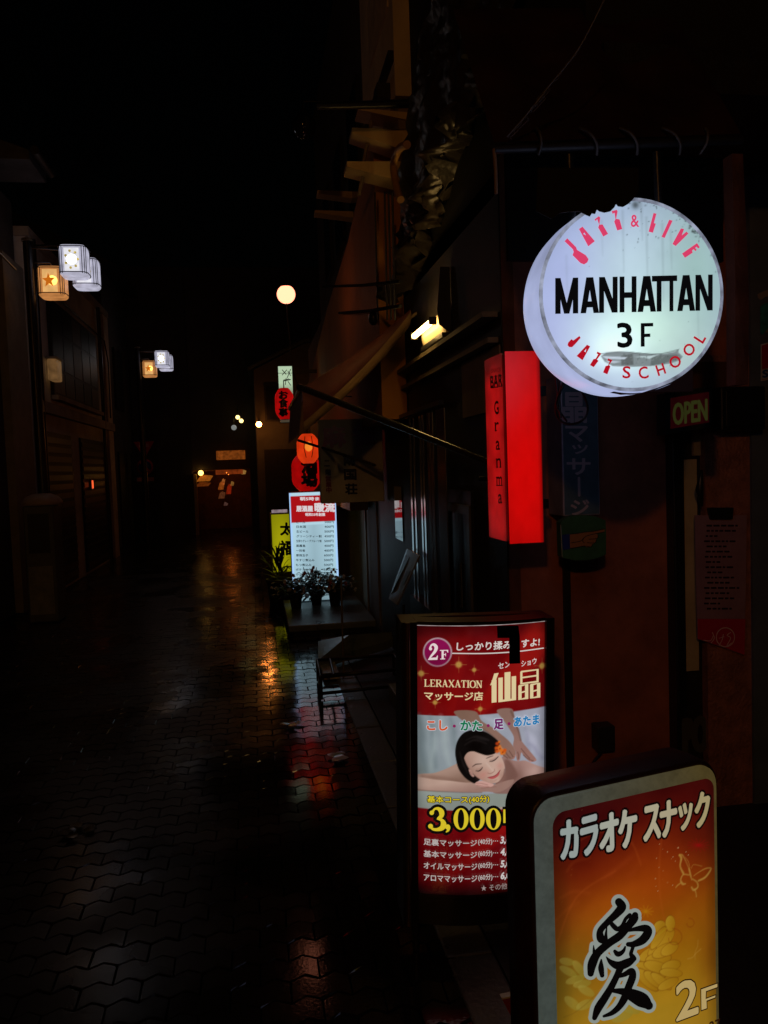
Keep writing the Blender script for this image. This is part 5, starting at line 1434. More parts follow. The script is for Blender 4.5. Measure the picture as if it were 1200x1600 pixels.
    mb.tube([c+Vector((-.062, 0, .1)), c+Vector((-.05, 0, -.0)), c+Vector((-.045, 0, -.06))], .004, 6)
    o = mb.build('cable_coil', M_black, loc=tuple(c)); tag(o, 'loop of black cable hanging below the round sign in front of the blue sign', 'cable')

    Y = 3.2
    Zh = lambda x, y: (720+x/4, 520+y/4)
    fr = Frame(atY(911, 841, Y), (1, 0, 0), (0, 0, 1))
    t = thing('pointing_hand_sign', 'dark green sign with rounded top and foot showing a hand pointing right', 'sign', tuple(fr.O))
    out = [Zh(*p) for p in ((625, 1185), (660, 1158), (720, 1142), (790, 1140), (850, 1150), (905, 1172), (908, 1260), (908, 1385), (860, 1408), (790, 1422), (710, 1422), (650, 1410), (632, 1400))]
    MB().prism([fr.pt(*fr.px(*p)) for p in out], (0, .05, 0)).build('plate', pbr('bottle_green_plate', (.04, .13, .05), .45, 0, .3, 12), t, .004)
    ar = Art(fr, .002)
    ar.brush([Zh(623, 1200), Zh(628, 1300), Zh(633, 1402)], 1., (170, 165, 150), cap=False)
    hand = [(680, 1258), (725, 1254), (770, 1246), (830, 1240), (895, 1226), (899, 1238), (893, 1246), (838, 1256), (856, 1262), (852, 1284), (846, 1292), (838, 1312), (820, 1322), (812, 1338), (785, 1340), (765, 1330), (730, 1340), (682, 1348)]
    ar.poly([Zh(*p) for p in hand], (158, 108, 62))
    ar.poly([Zh(*p) for p in ((632, 1264), (680, 1256), (682, 1350), (638, 1358))], (40, 56, 120))
    for l in ([(680, 1258), (725, 1254), (770, 1246), (830, 1240), (895, 1226)], [(893, 1246), (838, 1256), (790, 1268), (770, 1280), (745, 1302), (690, 1312)], [(856, 1262), (852, 1284), (800, 1290)], [(846, 1292), (838, 1312), (790, 1312)], [(820, 1322), (812, 1338), (770, 1332), (730, 1340), (682, 1348)], [(770, 1280), (760, 1300), (770, 1312)]):
        ar.brush([Zh(*p) for p in l], 1.1, (14, 12, 8))
    ar.build('hand_picture', printed('hand_print', 0, 1.1), t)

    # OPEN sign
    Y = 3.2
    fr = Frame(atY(1077, 641, Y), (math.cos(R(6)), -math.sin(R(6)), 0), (0, 0, 1))
    t = thing('open_sign', 'small red sign reading OPEN beside the entrance', 'sign', tuple(fr.O))
    q = [fr.px(*p) for p in ((1041, 679), (1113, 667), (1113, 603), (1041, 614))]
    MB().prism([fr.pt(*p, -.004) for p in q], fr.n*-.1).build('case', pbr('dark_green_case', (.02, .03, .026), .4), t, .004)
    q = [fr.px(*p) for p in ((1048, 670), (1108, 660), (1108, 612), (1048, 622))]
    MB().prism([fr.pt(*p, 0) for p in q], fr.n*-.003).build('panel', emit('dim_red_panel', (54, 7, 12), .3, .3, 20, .5, False), t)
    ar = Art(fr, .002); ar.text('OPEN', (1052, 664), (1104.5, 656.5), 33, (72, 76, 34), .035); ar.build('lettering', printed('dim_open_letters', .3, .35), t)
    MB().tube([fr.pt(-.02, .07, -.05), fr.pt(-.02, .25, -.05)], .006).build('hanger', M_black, t)
    # black box next to it
    a = atY(1116, 606, 3.3); b = atY(1192, 672, 3.3)
    t = thing('meter_box', 'black box fixed on the pillar right of the red OPEN sign', 'box', tuple((a+b)/2))
    MB().box(a.x, b.x-.02, 3.25, 3.323, b.z, a.z).build('case', M_black, t, .008)
    MB().box(a.x+.02, b.x-.04, 3.242, 3.249, b.z+.02, a.z-.02).build('lid', M_black, t, .004)

    # menu sheet in a plastic sleeve, clipped to the pillar
    Y = 3.32
    Zm = lambda x, y: (1000+x/3.333, 760+y/3.333)
    fr = Frame(atY(1128, 900, Y), (1, 0, 0), (0, 0, 1))
    t = thing('menu_sheet', 'menu sheet in a plastic sleeve with a crimson foot clipped to the pillar', 'menu', tuple(fr.O))
    q = [fr.px(*Zm(*p)) for p in ((285, 150), (556, 150), (552, 500), (543, 880), (430, 838), (300, 795), (290, 450))]
    MB().prism([fr.pt(*p, 0) for p in q], (0, .002, 0)).build('sheet', pbr('mauve_paper', (.34, .2, .26), .3, 0, .2, 8), t)
    ar = Art(fr, .0012)
    ar.poly([Zm(*p) for p in ((300, 690), (548, 690), (543, 878), (430, 836), (300, 793))], (215, 52, 78))
    rr = random.Random(5)
    for i in range(17):
        y = 200+i*27; n = rr.randint(3, 6); x = 330+rr.random()*20
        for _ in range(n):
            w_ = rr.uniform(12, 34)
            if x+w_ < 520: ar.poly([Zm(x, y), Zm(x+w_, y), Zm(x+w_, y+9), Zm(x, y+9)], (56, 38, 46))
            x += w_+7
    W = (250, 215, 225)
    ar.disc(Zm(443, 785), 15, W, ry=15.6, inner=.9, n=30)
    for l, w_ in (([(470, 760), (452, 775), (470, 790), (450, 830), (475, 815)], 1.2), ([(432, 770), (425, 800), (410, 828)], 1.2), ([(410, 790), (436, 782)], 1), ([(375, 760), (385, 790), (368, 815)], 1.3), ([(330, 800), (365, 803), (380, 775)], 1)):
        ar.brush([Zm(*p) for p in l], w_, W)
    ar.build('print', printed('menu_print', 0, .8, rough=.2), t)
    q = [fr.px(*Zm(*p)) for p in ((350, 110), (480, 110), (475, 170), (360, 170))]
    MB().prism([fr.pt(*p, .012) for p in q], (0, .014, 0)).build('clip', M_black, t, .002)
    # stickers on the slate wall
    Y = 3.318
    fr = Frame(atY(1195, 530, Y), (1, 0, 0), (0, 0, 1)); Zs = lambda x, y: (1140+x/7.27, 420+y/7.27)
    e0 = [(350, 860), (520, 815), (520, 1245), (352, 1278)]
    o = MB().prism([fr.pt(*fr.px(*Zs(*p)), .003) for p in e0], (0, .002, 0)).build('security_sticker', pbr('white_sticker', (.5, .5, .52), .35, 0, .1), loc=tuple(fr.O))
    tag(o, 'red and white sticker with blue letters on the slate wall at the right edge', 'sticker')
    ar = Art(fr, .005)
    ar.poly([Zs(*p) for p in ((360, 872), (520, 830), (520, 1115), (362, 1140))], (170, 16, 24))
    ar.text('SE', Zs(368, 1238), Zs(505, 1212), 11, (36, 70, 150), .07)
    ar.poly([Zs(*p) for p in ((360, 1258), (520, 1230), (520, 1236), (360, 1264))], (170, 30, 40))
    ar.build('sticker_print', printed('sticker_print', 0, 1.), o)
    e0 = [(345, 430), (380, 400), (520, 360), (520, 720), (440, 735), (400, 700), (380, 745), (348, 740)]
    o = MB().prism([fr.pt(*fr.px(*Zs(*p)), .003) for p in e0], (0, .002, 0)).build('torn_poster', pbr('teal_poster', (.03, .26, .28), .4, 0, .6, 30), loc=tuple(fr.O+Vector((0, 0, .15))))
    tag(o, 'torn teal poster remnant above the red and white sticker', 'poster')
    ar = Art(fr, .0045)
    ar.poly([Zs(*p) for p in ((310, 290), (400, 248), (520, 230), (520, 300), (400, 320), (345, 360), (315, 330))], (150, 140, 130))
    ar.poly([Zs(*p) for p in ((400, 720), (430, 670), (520, 600), (520, 720), (440, 733))], (140, 135, 110))
    ar.build('torn_edge', printed('torn_paper', 0, 1.), o)
    # small red plate low down behind the karaoke board
    Y = 2.0
    fr = Frame(atY(797, 1580, Y), (1, 0, 0), (0, 0, 1)); Zr = lambda x, y: (600+x/4.615, 1360+y/4.615)
    q = [fr.px(*Zr(*p)) for p in ((848, 920), (958, 898), (975, 945), (972, 1100), (985, 1500), (890, 1500), (940, 1100))]
    t = thing('red_plate', 'small red plate with a white top edge low beside the karaoke board', 'sign', (fr.O.x, fr.O.y, 0))
    MB().prism([fr.pt(*p) for p in q], (0, .012, 0)).build('plate', pbr('dull_red_plate', (.28, .03, .03), .5), t)
    q = [fr.px(*Zr(*p)) for p in ((846, 916), (958, 892), (960, 904), (850, 928))]
    MB().prism([fr.pt(*p, .003) for p in q], (0, .018, 0)).build('white_edge', M_white, t)
    MB().box(fr.O.x-.02, fr.O.x+.06, Y-.02, Y+.1, .004, .05).build('foot', M_black, t)
entrance()

# ================================================================== right side: the barred shop front, its canopy and light
def shopfront():
    t = thing('barred_shopfront', 'dark shop front with thin upright metal slats under the maroon canopy', 'shop', (XW+.4, 5.2, 0))
    MB().box(XW, XW+.098, 3.61, 7.5, 0, 2.9).build('front_wall', pbr('dark_boarding', (.02, .017, .014), .55, 0, .4, 8, .2, 40), t)
    al = pbr('aluminium_slat', (.62, .64, .64), .2, 1., .1, 20)
    for x, wd in ((645.5, .035), (651, .03), (661, .03), (665.5, .03), (674, .03), (679, .03), (690, .04), (696, .05)):
        p = atX(x, 850, XW-.06)
        mb = MB().box(XW-.06, XW-.052, p.y-wd, p.y+wd, .62, 1.98)
        for k_, v in enumerate(mb.v): mb.v[k_] = v+Vector(((v.y-p.y)*(.05 if x < 668 else -.06), 0, 0))
        mb.build('slat', al, t, .002)
    for x in (573, 591):
        p = atX(x, 850, XW-.01); MB().tube([(XW-.012, p.y, .1), (XW-.012, p.y, 1.5)], .012, 8).build('bar', pbr('dull_bar', (.3, .27, .22), .35, .6), t)
    for z in (.45, 2.0): MB().box(XW-.075, XW-.045, 4.6, 6.1, z, z+.03).build('rail', M_black, t)
    MB().box(XW-.075, XW-.003, 4.55, 5.7, .02, .7).build('dado', M_black, t)
    # door
    y0, y1 = atX(738, 850, XW-.02).y, atX(700, 850, XW-.02).y
    mb = MB(); GR = pbr('grey_door_frame', (.14, .14, .14), .45, .3, .3, 8)
    d_ = MB().box(XW-.022, XW-.003, y0, y1, .05, 1.5).build('door', M_black, t)
    mb.box(XW-.035, XW-.023, y0, y0+.05, .3, 1.42); mb.box(XW-.035, XW-.023, y1-.05, y1, .3, 1.42); mb.box(XW-.035, XW-.023, y0+.05, y1-.05, 1.37, 1.42); mb.box(XW-.035, XW-.023, y0+.05, y1-.05, .3, .36)
    mb.build('door_frame', GR, d_)
    MB().tube([(XW-.06, y0+.1, .85), (XW-.06, y0+.1, 1.1)], .01).build('handle', al, d_)
    # ledges under the light
    for z, x, r_ in ((2.36, XW-.05, .03), (2.24, XW-.03, .025)):
        MB().box(x-r_, XW-.003, 3.65, 6.9, z-.025, z).build('ledge', pbr('weathered_ledge', (.22, .17, .1), .6, 0, .35, 7), t)
    MB().box(XW-.012, XW-.003, 3.62, 4.3, 1.9, 2.2).build('transom_panel', pbr('tan_panel', (.22, .16, .09), .6, 0, .3, 6), t)
    MB().box(XW-.3, XW-.003, 4.2, 5.45, .004, .12).build('step', M_conc, t, .01)
    # fluorescent light
    a = atX(652, 527, XW-.09); b = atX(675, 502, XW-.09)
    t = thing('tube_light', 'bright fluorescent tube in an open housing under the torn sheet', 'lamp', tuple((a+b)/2))
    z = (a.z+b.z)/2; y0, y1 = min(a.y, b.y)-.06, max(a.y, b.y)+.02
    MB().tube([(XW-.105, y0, z), (XW-.105, y1, z)], .017, 12).build('tube', emit('warm_tube', (255, 205, 120), 22, 0), t)
    MB().prism([(XW-.004, y0-.05, z+.07), (XW-.004, y0-.05, z-.07), (XW-.035, y0-.05, z-.07), (XW-.05, y0-.05, z-.02), (XW-.05, y0-.05, z+.03), (XW-.03, y0-.05, z+.07)], (0, y1-y0+.09, 0)).build('reflector', pbr('cream_reflector', (.7, .6, .4), .45, 0, .1), t)
    MB().box(XW-.06, XW-.004, y0-.055, y1+.045, z-.1, z-.072).build('housing', M_black, t)
    MB().prism([(XW-.004, y0-.06, z-.08), (XW-.075, y0-.06, z-.03), (XW-.085, y0-.06, z+.06), (XW-.06, y0-.06, z+.3), (XW-.004, y0-.06, z+.3)], (0, .008, 0)).build('added_light_shield', M_black, t)  # plate added to keep the tube's light off the nearer wall
    for y in (y0-.012, y1+.012): MB().box(XW-.125, XW-.082, y-.012, y+.012, z-.02, z+.022).build('end_socket', M_darkwood, t)
    # maroon canopy
    Yn, Yf = 5.5, 7.35
    wn = atY(641, 484, Yn); fn = atY(472, 606, Yn)
    t = thing('canopy', 'sloping maroon canopy over the shop front, its underside lit amber', 'awning', tuple((wn+fn)/2))
    MAR = pbr('maroon_cloth', (.12, .03, .028), .6, 0, .35, 5, .15, 30)
    n = 22; mb = MB(); vs = []
    for i in range(n+1):
        f = i/n; x = wn.x+(fn.x-wn.x)*f; z = wn.z+(fn.z-wn.z)*f-.05*math.sin(f*math.pi)*.6
        for j in range(9): vs.append((x, Yn+(Yf-Yn)*j/8, z+.01*math.sin(j*1.6)*math.sin(f*math.pi)))
    mb.add(vs, [(i*9+j, i*9+j+1, (i+1)*9+j+1, (i+1)*9+j) for i in range(n) for j in range(8)], True)
    o = mb.build('cloth', MAR, t); so = o.modifiers.new('thick', 'SOLIDIFY'); so.thickness = .006
    vs = []; mb = MB(); n = 30; m_ = 7
    for i in range(n+1):
        f = i/n; x = wn.x+(fn.x-wn.x)*f; z = wn.z+(fn.z-wn.z)*f-.03*math.sin(f*math.pi)
        dp = .1+.19*f**.8
        for k in range(m_):
            q = k/(m_-1); vs.append((x, Yn-.012-.03*math.sin(q*math.pi*.6)+.09*q**2.2+.004*math.sin(f*13+q*3)*q, z-dp*q))
    mb.add(vs, [(i*m_+k, i*m_+k+1, (i+1)*m_+k+1, (i+1)*m_+k) for i in range(n) for k in range(m_-1)], True)
    mb.build('side_flap', MAR, t)
    highlight_strip = [vs[i*m_+m_-1] for i in range(n+1)]
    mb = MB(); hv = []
    for i, p in enumerate(highlight_strip):
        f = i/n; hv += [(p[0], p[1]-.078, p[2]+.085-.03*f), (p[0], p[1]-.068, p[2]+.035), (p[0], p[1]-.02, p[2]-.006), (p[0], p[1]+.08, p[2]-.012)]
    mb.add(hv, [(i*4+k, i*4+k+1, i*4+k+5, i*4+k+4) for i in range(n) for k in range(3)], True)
    mb.build('highlight_strip', pbr('tan_highlight', (.3, .19, .1), .55, 0, .2, 6), t)  # paler tan strip added so the flap's lower edge carries an amber highlight
    vs = []; mb = MB(); n = 40
    for i in range(n+1):
        y = Yn+(Yf-Yn)*i/n; d_ = .3+.03*abs(math.sin(i*.6))
        vs += [(fn.x, y, fn.z-.01), (fn.x-.015-.01*math.sin(i*1.1), y, fn.z-d_*.6), (fn.x-.03, y, fn.z-d_)]
    mb.add(vs, [(i*3+k, i*3+k+1, i*3+k+4, i*3+k+3) for i in range(n) for k in range(2)], True)
    mb.build('valance', MAR, t)
    MB().tube([(fn.x, Yn-.03, fn.z), (fn.x, Yf, fn.z)], .02).build('front_bar', M_steel, t)
    for y in (Yn, Yf): MB().tube([(fn.x, y, fn.z-.012), ((fn.x+wn.x)/2, y, (fn.z+wn.z)/2-.045), (wn.x+.08, y, wn.z)], .013).build('side_rail', pbr('amber_rail', (.3, .22, .14), .45, .3), t)
    e1 = atX(772, 725, XW-.02)
    MB().tube([(fn.x-.02, Yn-.02, fn.z+.005), e1], [.024, .016]).build('strut', pbr('wet_strut', (.2, .19, .19), .22, .8, .2), t)
    MB().tube([D(466, 688, 7.2), D(520, 705, 6.9), D(586, 727, 6.5)], .012).build('strut', pbr('brown_strut', (.14, .1, .08), .3, .6, .2), t)
    MB().tube([e1+Vector((0, 0, -.07)), e1+Vector((-.06, .05, -.07))], .012).build('strut_clip', M_black, t)
    # crumpled torn sheet hanging above the light
    t0 = [(668, -20), (655, 90), (640, 200), (628, 320), (625, 400), (626, 484)]
    nu, nv = 46, 60; vs = []
    for j in range(nv+1):
        f = j/nv*5; i = min(4, int(f)); a = Vector((*t0[i], 0)).lerp(Vector((*t0[i+1], 0)), f-i)
        P = atX(a.x, a.y, XW-.14+.02*f)
        for k in range(nu+1):
            q = k/nu; y = P.y-q*(2.2)
            low = max(0, f-3.3)/1.7                     # ragged rising lower edge
            lift = low*q*1.05
            z = P.z+lift*.75+low*.06*math.sin(q*23)*q
            amp = .016+.055*low+.02*(f/5)
            x = P.x+amp*(math.sin(q*19+f*2.1+2*math.sin(f*1.3))+.6*math.sin(q*41-f*3.4)+.5*math.sin(f*6.2+q*9)+.35*math.sin(q*83+f*7)+.3*math.sin(q*37+f*19)+.25*math.sin(f*31-q*51))+q*.05
            vs.append((x, y, z))
    W_ = nu+1
    mb = MB().add(vs, [(j*W_+k, j*W_+k+1, (j+1)*W_+k+1, (j+1)*W_+k) for j in range(nv) for k in range(nu)], True)
    o = mb.build('torn_sheet', pbr('black_plastic_sheet', (.05, .041, .032), .3, 0, .4, 8, .5, 30), loc=tuple(vs[0])); tag(o, 'crumpled dark plastic sheet hanging torn above the tube light', 'sheet')
    # polished pane that mirrors the menu board
    a = atX(616.5, 778, XW-.006); b = atX(630, 846, XW-.006)
    MB().box(XW-.008, XW-.003, b.y, a.y, b.z, a.z+.1).build('window_pane', pbr('polished_glass', (.02, .02, .022), .035, 0, .1, spec=.9), t)
    # leaning board
    pl = XW-.09
    q = [atX(*p, pl-.0) for p in ((636, 857), (655, 868), (641, 944), (627, 934))]
    q[2].x -= .1; q[3].x -= .1
    t = thing('leaning_board', 'small pale framed board leaning crooked against the barred shop front', 'sign', (q[2].x, q[2].y, .7))
    ex = Vector((.012, 0, 0))
    MB().prism(q, ex).build('panel', pbr('glossy_white_panel', (.6, .6, .58), .12, .4, .1), t)
    c = sum(q, Vector())/4; qi = [c+(p-c)*.78-Vector((.004, 0, 0)) for p in q]
    MB().prism([qi[0].lerp(qi[1], .0), qi[0].lerp(qi[1], .42), qi[3].lerp(qi[2], .42)+Vector((0, 0, .05)), qi[3]], Vector((.003, 0, 0))).build('dark_print', M_black, t)
    MB().prism([qi[1].lerp(qi[2], .25), qi[1].lerp(qi[0], .45).lerp(qi[2], .3), qi[2].lerp(qi[3], .4).lerp(qi[1], .35), qi[2].lerp(qi[1], .4)], Vector((.003, 0, 0))).build('grey_print', pbr('grey_print', (.1, .12, .12), .5), t)
    MB().tube([q[2]+Vector((.05, 0, 0)), (q[2].x+.06, q[2].y, .12)], .01).build('leg', M_black, t)
    # hanging white board with red and black characters
    Y = 7.0
    a = atY(497, 656, Y); b = atY(601, 783, Y)
    fr = Frame(((a.x+b.x)/2, Y, (a.z+b.z)/2), (1, 0, 0), (0, 0, 1)); hw, hh = (b.x-a.x)/2, (a.z-b.z)/2
    t = thing('mahjong_board', 'dim white hanging board with two large red characters and smaller black ones', 'sign', tuple(fr.O))
    MB().box(a.x, b.x, Y, Y+.12, b.z, a.z).build('case', pbr('unlit_white_acrylic', (.42, .4, .36), .5, 0, .15, 6), t, .006)
    ar = Art(fr, .003)
    mred = printed('board_red', 0, .9); ar.text('麻', (505, 699), (540, 697), 32, (150, 14, 18), .05); ar.build('red_lettering', mred, t); ar.text('雀', (551, 696), (586, 694), 32, (150, 14, 18), .05)
    ar.build('red_lettering', mred, t)
    ar.vtext('南国荘', (546, 719), (549, 764), 18, 16, (16, 14, 14), .05); ar.build('black_lettering', printed('board_black', 0, .9), t)
    ar.vtext('二階', (511, 724), (513, 738), 8, 9, (16, 14, 14), .05); ar.build('small_lettering', printed('board_small_black', 0, .9), t); ar.vtext('営業中', (513, 748), (514, 766), 8, 8, (120, 14, 18), .05); ar.build('small_lettering', printed('board_small', 0, .9), t)
    MB().box(b.x, XW+.02, Y+.03, Y+.09, a.z-.1, a.z-.04).build('wall_bracket', M_black, t)
shopfront()

# ================================================================== right side: the amber lit houses beyond
M_cable = pbr('matt_cable', (.01, .01, .01), .9, 0, 0, spec=.1)
def amber_house():
    t = thing('amber_house', 'tall amber lit house with tapered eave brackets and a mustard lower wall', 'house', (XW+2, 10, 0))
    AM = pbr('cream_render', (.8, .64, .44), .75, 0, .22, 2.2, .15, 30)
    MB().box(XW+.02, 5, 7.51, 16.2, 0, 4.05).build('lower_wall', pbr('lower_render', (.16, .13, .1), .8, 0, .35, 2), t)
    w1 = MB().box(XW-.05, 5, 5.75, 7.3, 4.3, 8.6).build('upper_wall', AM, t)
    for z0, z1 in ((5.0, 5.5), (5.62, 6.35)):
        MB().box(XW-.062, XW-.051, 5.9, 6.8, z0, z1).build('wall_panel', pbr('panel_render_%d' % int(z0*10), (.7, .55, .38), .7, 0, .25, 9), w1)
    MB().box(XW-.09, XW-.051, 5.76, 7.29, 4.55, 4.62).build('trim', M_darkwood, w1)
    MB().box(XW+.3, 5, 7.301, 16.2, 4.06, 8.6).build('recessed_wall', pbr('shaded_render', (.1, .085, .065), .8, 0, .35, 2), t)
    for y in (8.1, 9.8, 11.6, 13.4):
        d_ = MB().box(XW+.25, XW+.297, y, y+1.0, 4.9, 6.4).build('window', M_darkwood, t)
        MB().box(XW+.243, XW+.249, y+.05, y+.95, 4.95, 6.35).build('pane', pbr('pane_dark', (.015, .015, .017), .12, 0, .1), d_)
    # mustard lower wall with a sloping top
    XM = .97
    top = [atX(544, 376, XM), atX(512, 480, XM), atX(482, 598, XM)]
    pts = [(XM, 5.9, 2.0), (XM, 5.9, top[0].z+.35), top[0], top[1], top[2], (XM, top[2].y, 1.2), (XM, 8.2, 1.2), (XM, 8.0, 2.0)]
    MB().prism(pts, (.19, 0, 0)).build('mustard_wall', pbr('mustard_cladding', (.5, .21, .02), .7, 0, .2, 1.5, .1, 20), t)
    for a, b in (((505, 448), (626, 440)), ((530, 489), (626, 478))):
        MB().tube([atX(*a, XM-.04), atX((a[0]+b[0])/2, (a[1]+b[1])/2+2, XM-.03), atX(*b, XM-.04)], .012, 8).build('wall_cable', M_cable, t)
    for x in (586, 601, 607, 613):
        MB().tube([atX(x, 300, XM-.02), atX(x+4, 500, XM-.02)], .007, 6).build('drop_cable', M_black, t)
    c = atX(583, 497, XM-.03); MB().ball(c, .055, 14, .7, 1, 1).build('conduit_box', M_black, t)
    # tapered brackets carrying the eaves (thin at the tip, deep at the wall)
    BR = pbr('bracket_render', (.8, .58, .28), .65, 0, .15, 5)
    Yb = 5.6
    for (tip, root, h0, h1, Y) in (((560, 168), (642, 176), 3, 12, Yb+.2), ((550, 199), (645, 203), 7, 36, Yb), ((542, 252), (640, 252), 8, 34, Yb), ((496, 297), (600, 301), 5, 15, 10.4), ((492, 328), (600, 332), 4, 14, 10.4)):
        a = atY(*tip, Y); b = atY(*root, Y); k = Y/FPX
        MB().prism([a, b, b-Vector((0, 0, h1*k)), a-Vector((0, 0, h0*k))], (0, .2, 0)).build('eave_bracket', BR, t, .005)
        if Y < 9: MB().tube([b.lerp(a, .72)+Vector((0, .1, -h0*k-.03)), b.lerp(a, .8)+Vector((0, .1, -.2))], .013, 8).build('bracket_strut', pbr('bracket_strut', (.3, .24, .17), .6), t)
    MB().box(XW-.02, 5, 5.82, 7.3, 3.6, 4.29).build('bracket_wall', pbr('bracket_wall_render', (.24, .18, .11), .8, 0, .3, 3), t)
    a = atY(495, 166, Yb-.3); b = atY(665, 161, Yb-.3)
    MB().tube([a, b], [.022, .03]).build('horizontal_bar', M_black, t)
    p = [atX(x, y, XM-.08) for x, y in ((636, 226), (624, 232), (617, 247), (615, 262), (618, 285), (622, 302), (626, 312))]
    MB().tube(smooth_pts3(p, 4), .022, 10).build('drain_pipe', pbr('orange_drain_pipe', (.5, .27, .09), .4, 0, .2), t)
    c = atX(597, 150, XW-.1); MB().box(c.x-.05, c.x+.05, c.y-.08, c.y+.08, c.z-.05, c.z+.06).build('junction_box', M_darkwood, t)
    # dark glass globe
    c = D(475, 197, 8.0)
    t = thing('glass_globe', 'unlit dark glass globe hanging from a bar, glinting amber', 'lamp', tuple(c))
    MB().ball(c, .125, 28).build('globe', pbr('dark_glass', (.012, .011, .01), .05, 0, .1, spec=1.), t)
    MB().lathe([(.001, .15), (.05, .145), (.055, .11)], c).build('neck', M_black, t)
    MB().tube([c+Vector((0, 0, .14)), c+Vector((0, 0, .24)), c+Vector((.22, .0, .25))], .012).build('bracket_arm', M_black, t)
amber_house()

# ================================================================== lit signs and lanterns down the lane
def lane_signs():
    Y = 9.1
    a = atY(451, 770, Y); b = atY(531, 936, Y)
    fr = Frame(((a.x+b.x)/2, Y, (a.z+b.z)/2), (1, 0, 0), (0, 0, 1)); hw, hh = (b.x-a.x)/2, (a.z-b.z)/2
    t = thing('menu_board', 'pale blue backlit menu board with a red heading and twelve priced lines', 'sign board', (fr.O.x, Y+.1, 0))
    MB().box(a.x, b.x, Y+.004, Y+.18, b.z-.02, a.z+.004).build('case', pbr('white_sign_case', (.45, .5, .55), .35, .1, .2, 10), t, .008)
    MB().box(a.x+.06, b.x-.06, Y+.03, Y+.15, .121, b.z-.021).build('stand', M_black, t)
    cv = Canvas(fr, -hw+.004, hw-.004, -hh+.004, hh-.004, 60, 120)
    q = (hh-cv.V)/(2*hh)
    for k, (c0, c1) in enumerate(((160, 142), (192, 174), (206, 186))): cv.img[..., k] = c0+(c1-c0)*np.clip(q*1.2-.2, 0, 1)
    s_ = np.abs(cv.U)/hw
    cv.img *= (1-.22*np.clip(1-s_*1.2, 0, 1)*(q > .3)*.6-.2*np.clip((q-.8)/.2, 0, 1))[..., None]
    edge = (s_ > .9)[..., None]; cv.img = np.where(edge, np.array((150, 186, 226)), cv.img)
    red = ((s_ < .92) & (q > .03) & (q < .272))[..., None]; cv.img = np.where(red, np.array((150, 13, 19)), cv.img)
    cv.build('face', printed('lit_menu', 1.27, .4, True), t, .002)
    ar = Art(fr, .004); W = (214, 206, 210); K = (24, 34, 40); ink = printed('menu_ink', 1., .4)
    Zm = lambda x, y: (440+x/7.62, 760+y/7.62)
    def T(s, x0, x1, y, h, c, bold=.04): ar.text(s, Zm(x0, y), Zm(x1, y), h/7.62, c, bold)
    T('朝5時まで', 220, 520, 168, 42, W); ar.build('heading_lettering', ink, t)
    T('居酒屋', 178, 372, 298, 66, W, .05); T('暖流', 398, 632, 302, 106, W, .05); ar.build('name_lettering', ink, t)
    T('昭和33年創業', 285, 518, 352, 36, W); ar.build('founding_lettering', ink, t)
    items = [('ビール', 105, 500), ('日本酒', 112, 400), ('生ビール', 144, 500), ('グリーンティー割', 300, 450), ('生搾りグレープフルーツ割', 300, 500), ('黒霧島', 110, 400), ('一刻者', 108, 400), ('厚焼玉子', 145, 600), ('牛すじ煮込み', 220, 500), ('もつ煮込み', 185, 500), ('ポテトサラダ', 220, 350), ('やきとり各種', 240, 150)]
    for i, (s, w_, pr) in enumerate(items):
        y = 438+i*56.7; x = 178-i*.9
        T(s, x, x+w_, y, 30, K, .02); ar.build('menu_item', ink, t); T('%d円' % pr, 512-i*.8, 622-i*1.2, y, 30, K, .02)
        ar.build('menu_price', ink, t)
    # yellow board beyond
    Y = 10.4
    a = atY(421, 802, Y); b = atY(472, 925, Y)
    t = thing('yellow_board', 'yellow backlit standing board with black brush characters, half hidden by the menu board', 'sign board', ((a.x+b.x)/2, Y+.1, 0))
    MB().box(a.x, b.x, Y+.004, Y+.2, .12, a.z).build('case', pbr('grey_green_case', (.25, .27, .2), .4, .2, .2), t, .008)
    fr = Frame(((a.x+b.x)/2, Y, (a.z+.2)/2+.05), (1, 0, 0), (0, 0, 1))
    v1 = a.z-fr.O.z-.02; hw = (b.x-a.x)/2-.022
    cv = Canvas(fr, -hw, hw, -v1, v1, 40, 80)
    cv.img[:] = (150, 150, 10); cv.blob((440, 855), 16, 50, (206, 200, 16), .9); cv.blob((440, 925), 40, 22, (96, 104, 8), .7)
    cv.build('face', printed('lit_yellow', .62, .4, True), t, .002)
    ar = Art(fr, .004); K = (16, 14, 4)
    yk = printed('yellow_ink', 0, .4)
    ar.text('太', (438.5, 836), (458, 836), 19, K, .05); ar.build('character', yk, t); ar.text('福', (438, 867), (460, 867), 22, K, .04); ar.build('character', yk, t); ar.text('の', (440, 896), (458, 896), 12, (90, 90, 10), .03)
    ar.build('character', yk, t)
    for x in (a.x+.03, b.x-.06): MB().box(x, x+.03, Y+.06, Y+.1, .0, .125).build('leg', M_black, t)
    p0 = atY(424.5, 803.5, Y); p1 = atY(449, 796, Y)
    o = MB().box(p0.x, p1.x, Y+.03, Y+.045, a.z+.0, p1.z).build('table_card', emit('lit_card', (150, 132, 140), .7, .3, 20, .6, False), loc=(p0.x, Y, p0.z)); tag(o, 'small pinkish card standing on top of the yellow board', 'card')
    # white hanging sign and red lanterns
    Y = 11.6
    a = atY(434, 572, Y); b = atY(460, 660, Y)
    t = thing('white_hanging_sign', 'pale green lit hanging sign with black brush marks behind a red lantern', 'sign', ((a.x+b.x)/2, Y, a.z))
    MB().box(a.x, b.x, Y+.004, Y+.14, b.z, a.z).build('case', M_black, t, .005)
    fr = Frame(((a.x+b.x)/2, Y, (a.z+b.z)/2), (1, 0, 0), (0, 0, 1)); hw, hh = (b.x-a.x)/2-.004, (a.z-b.z)/2-.004
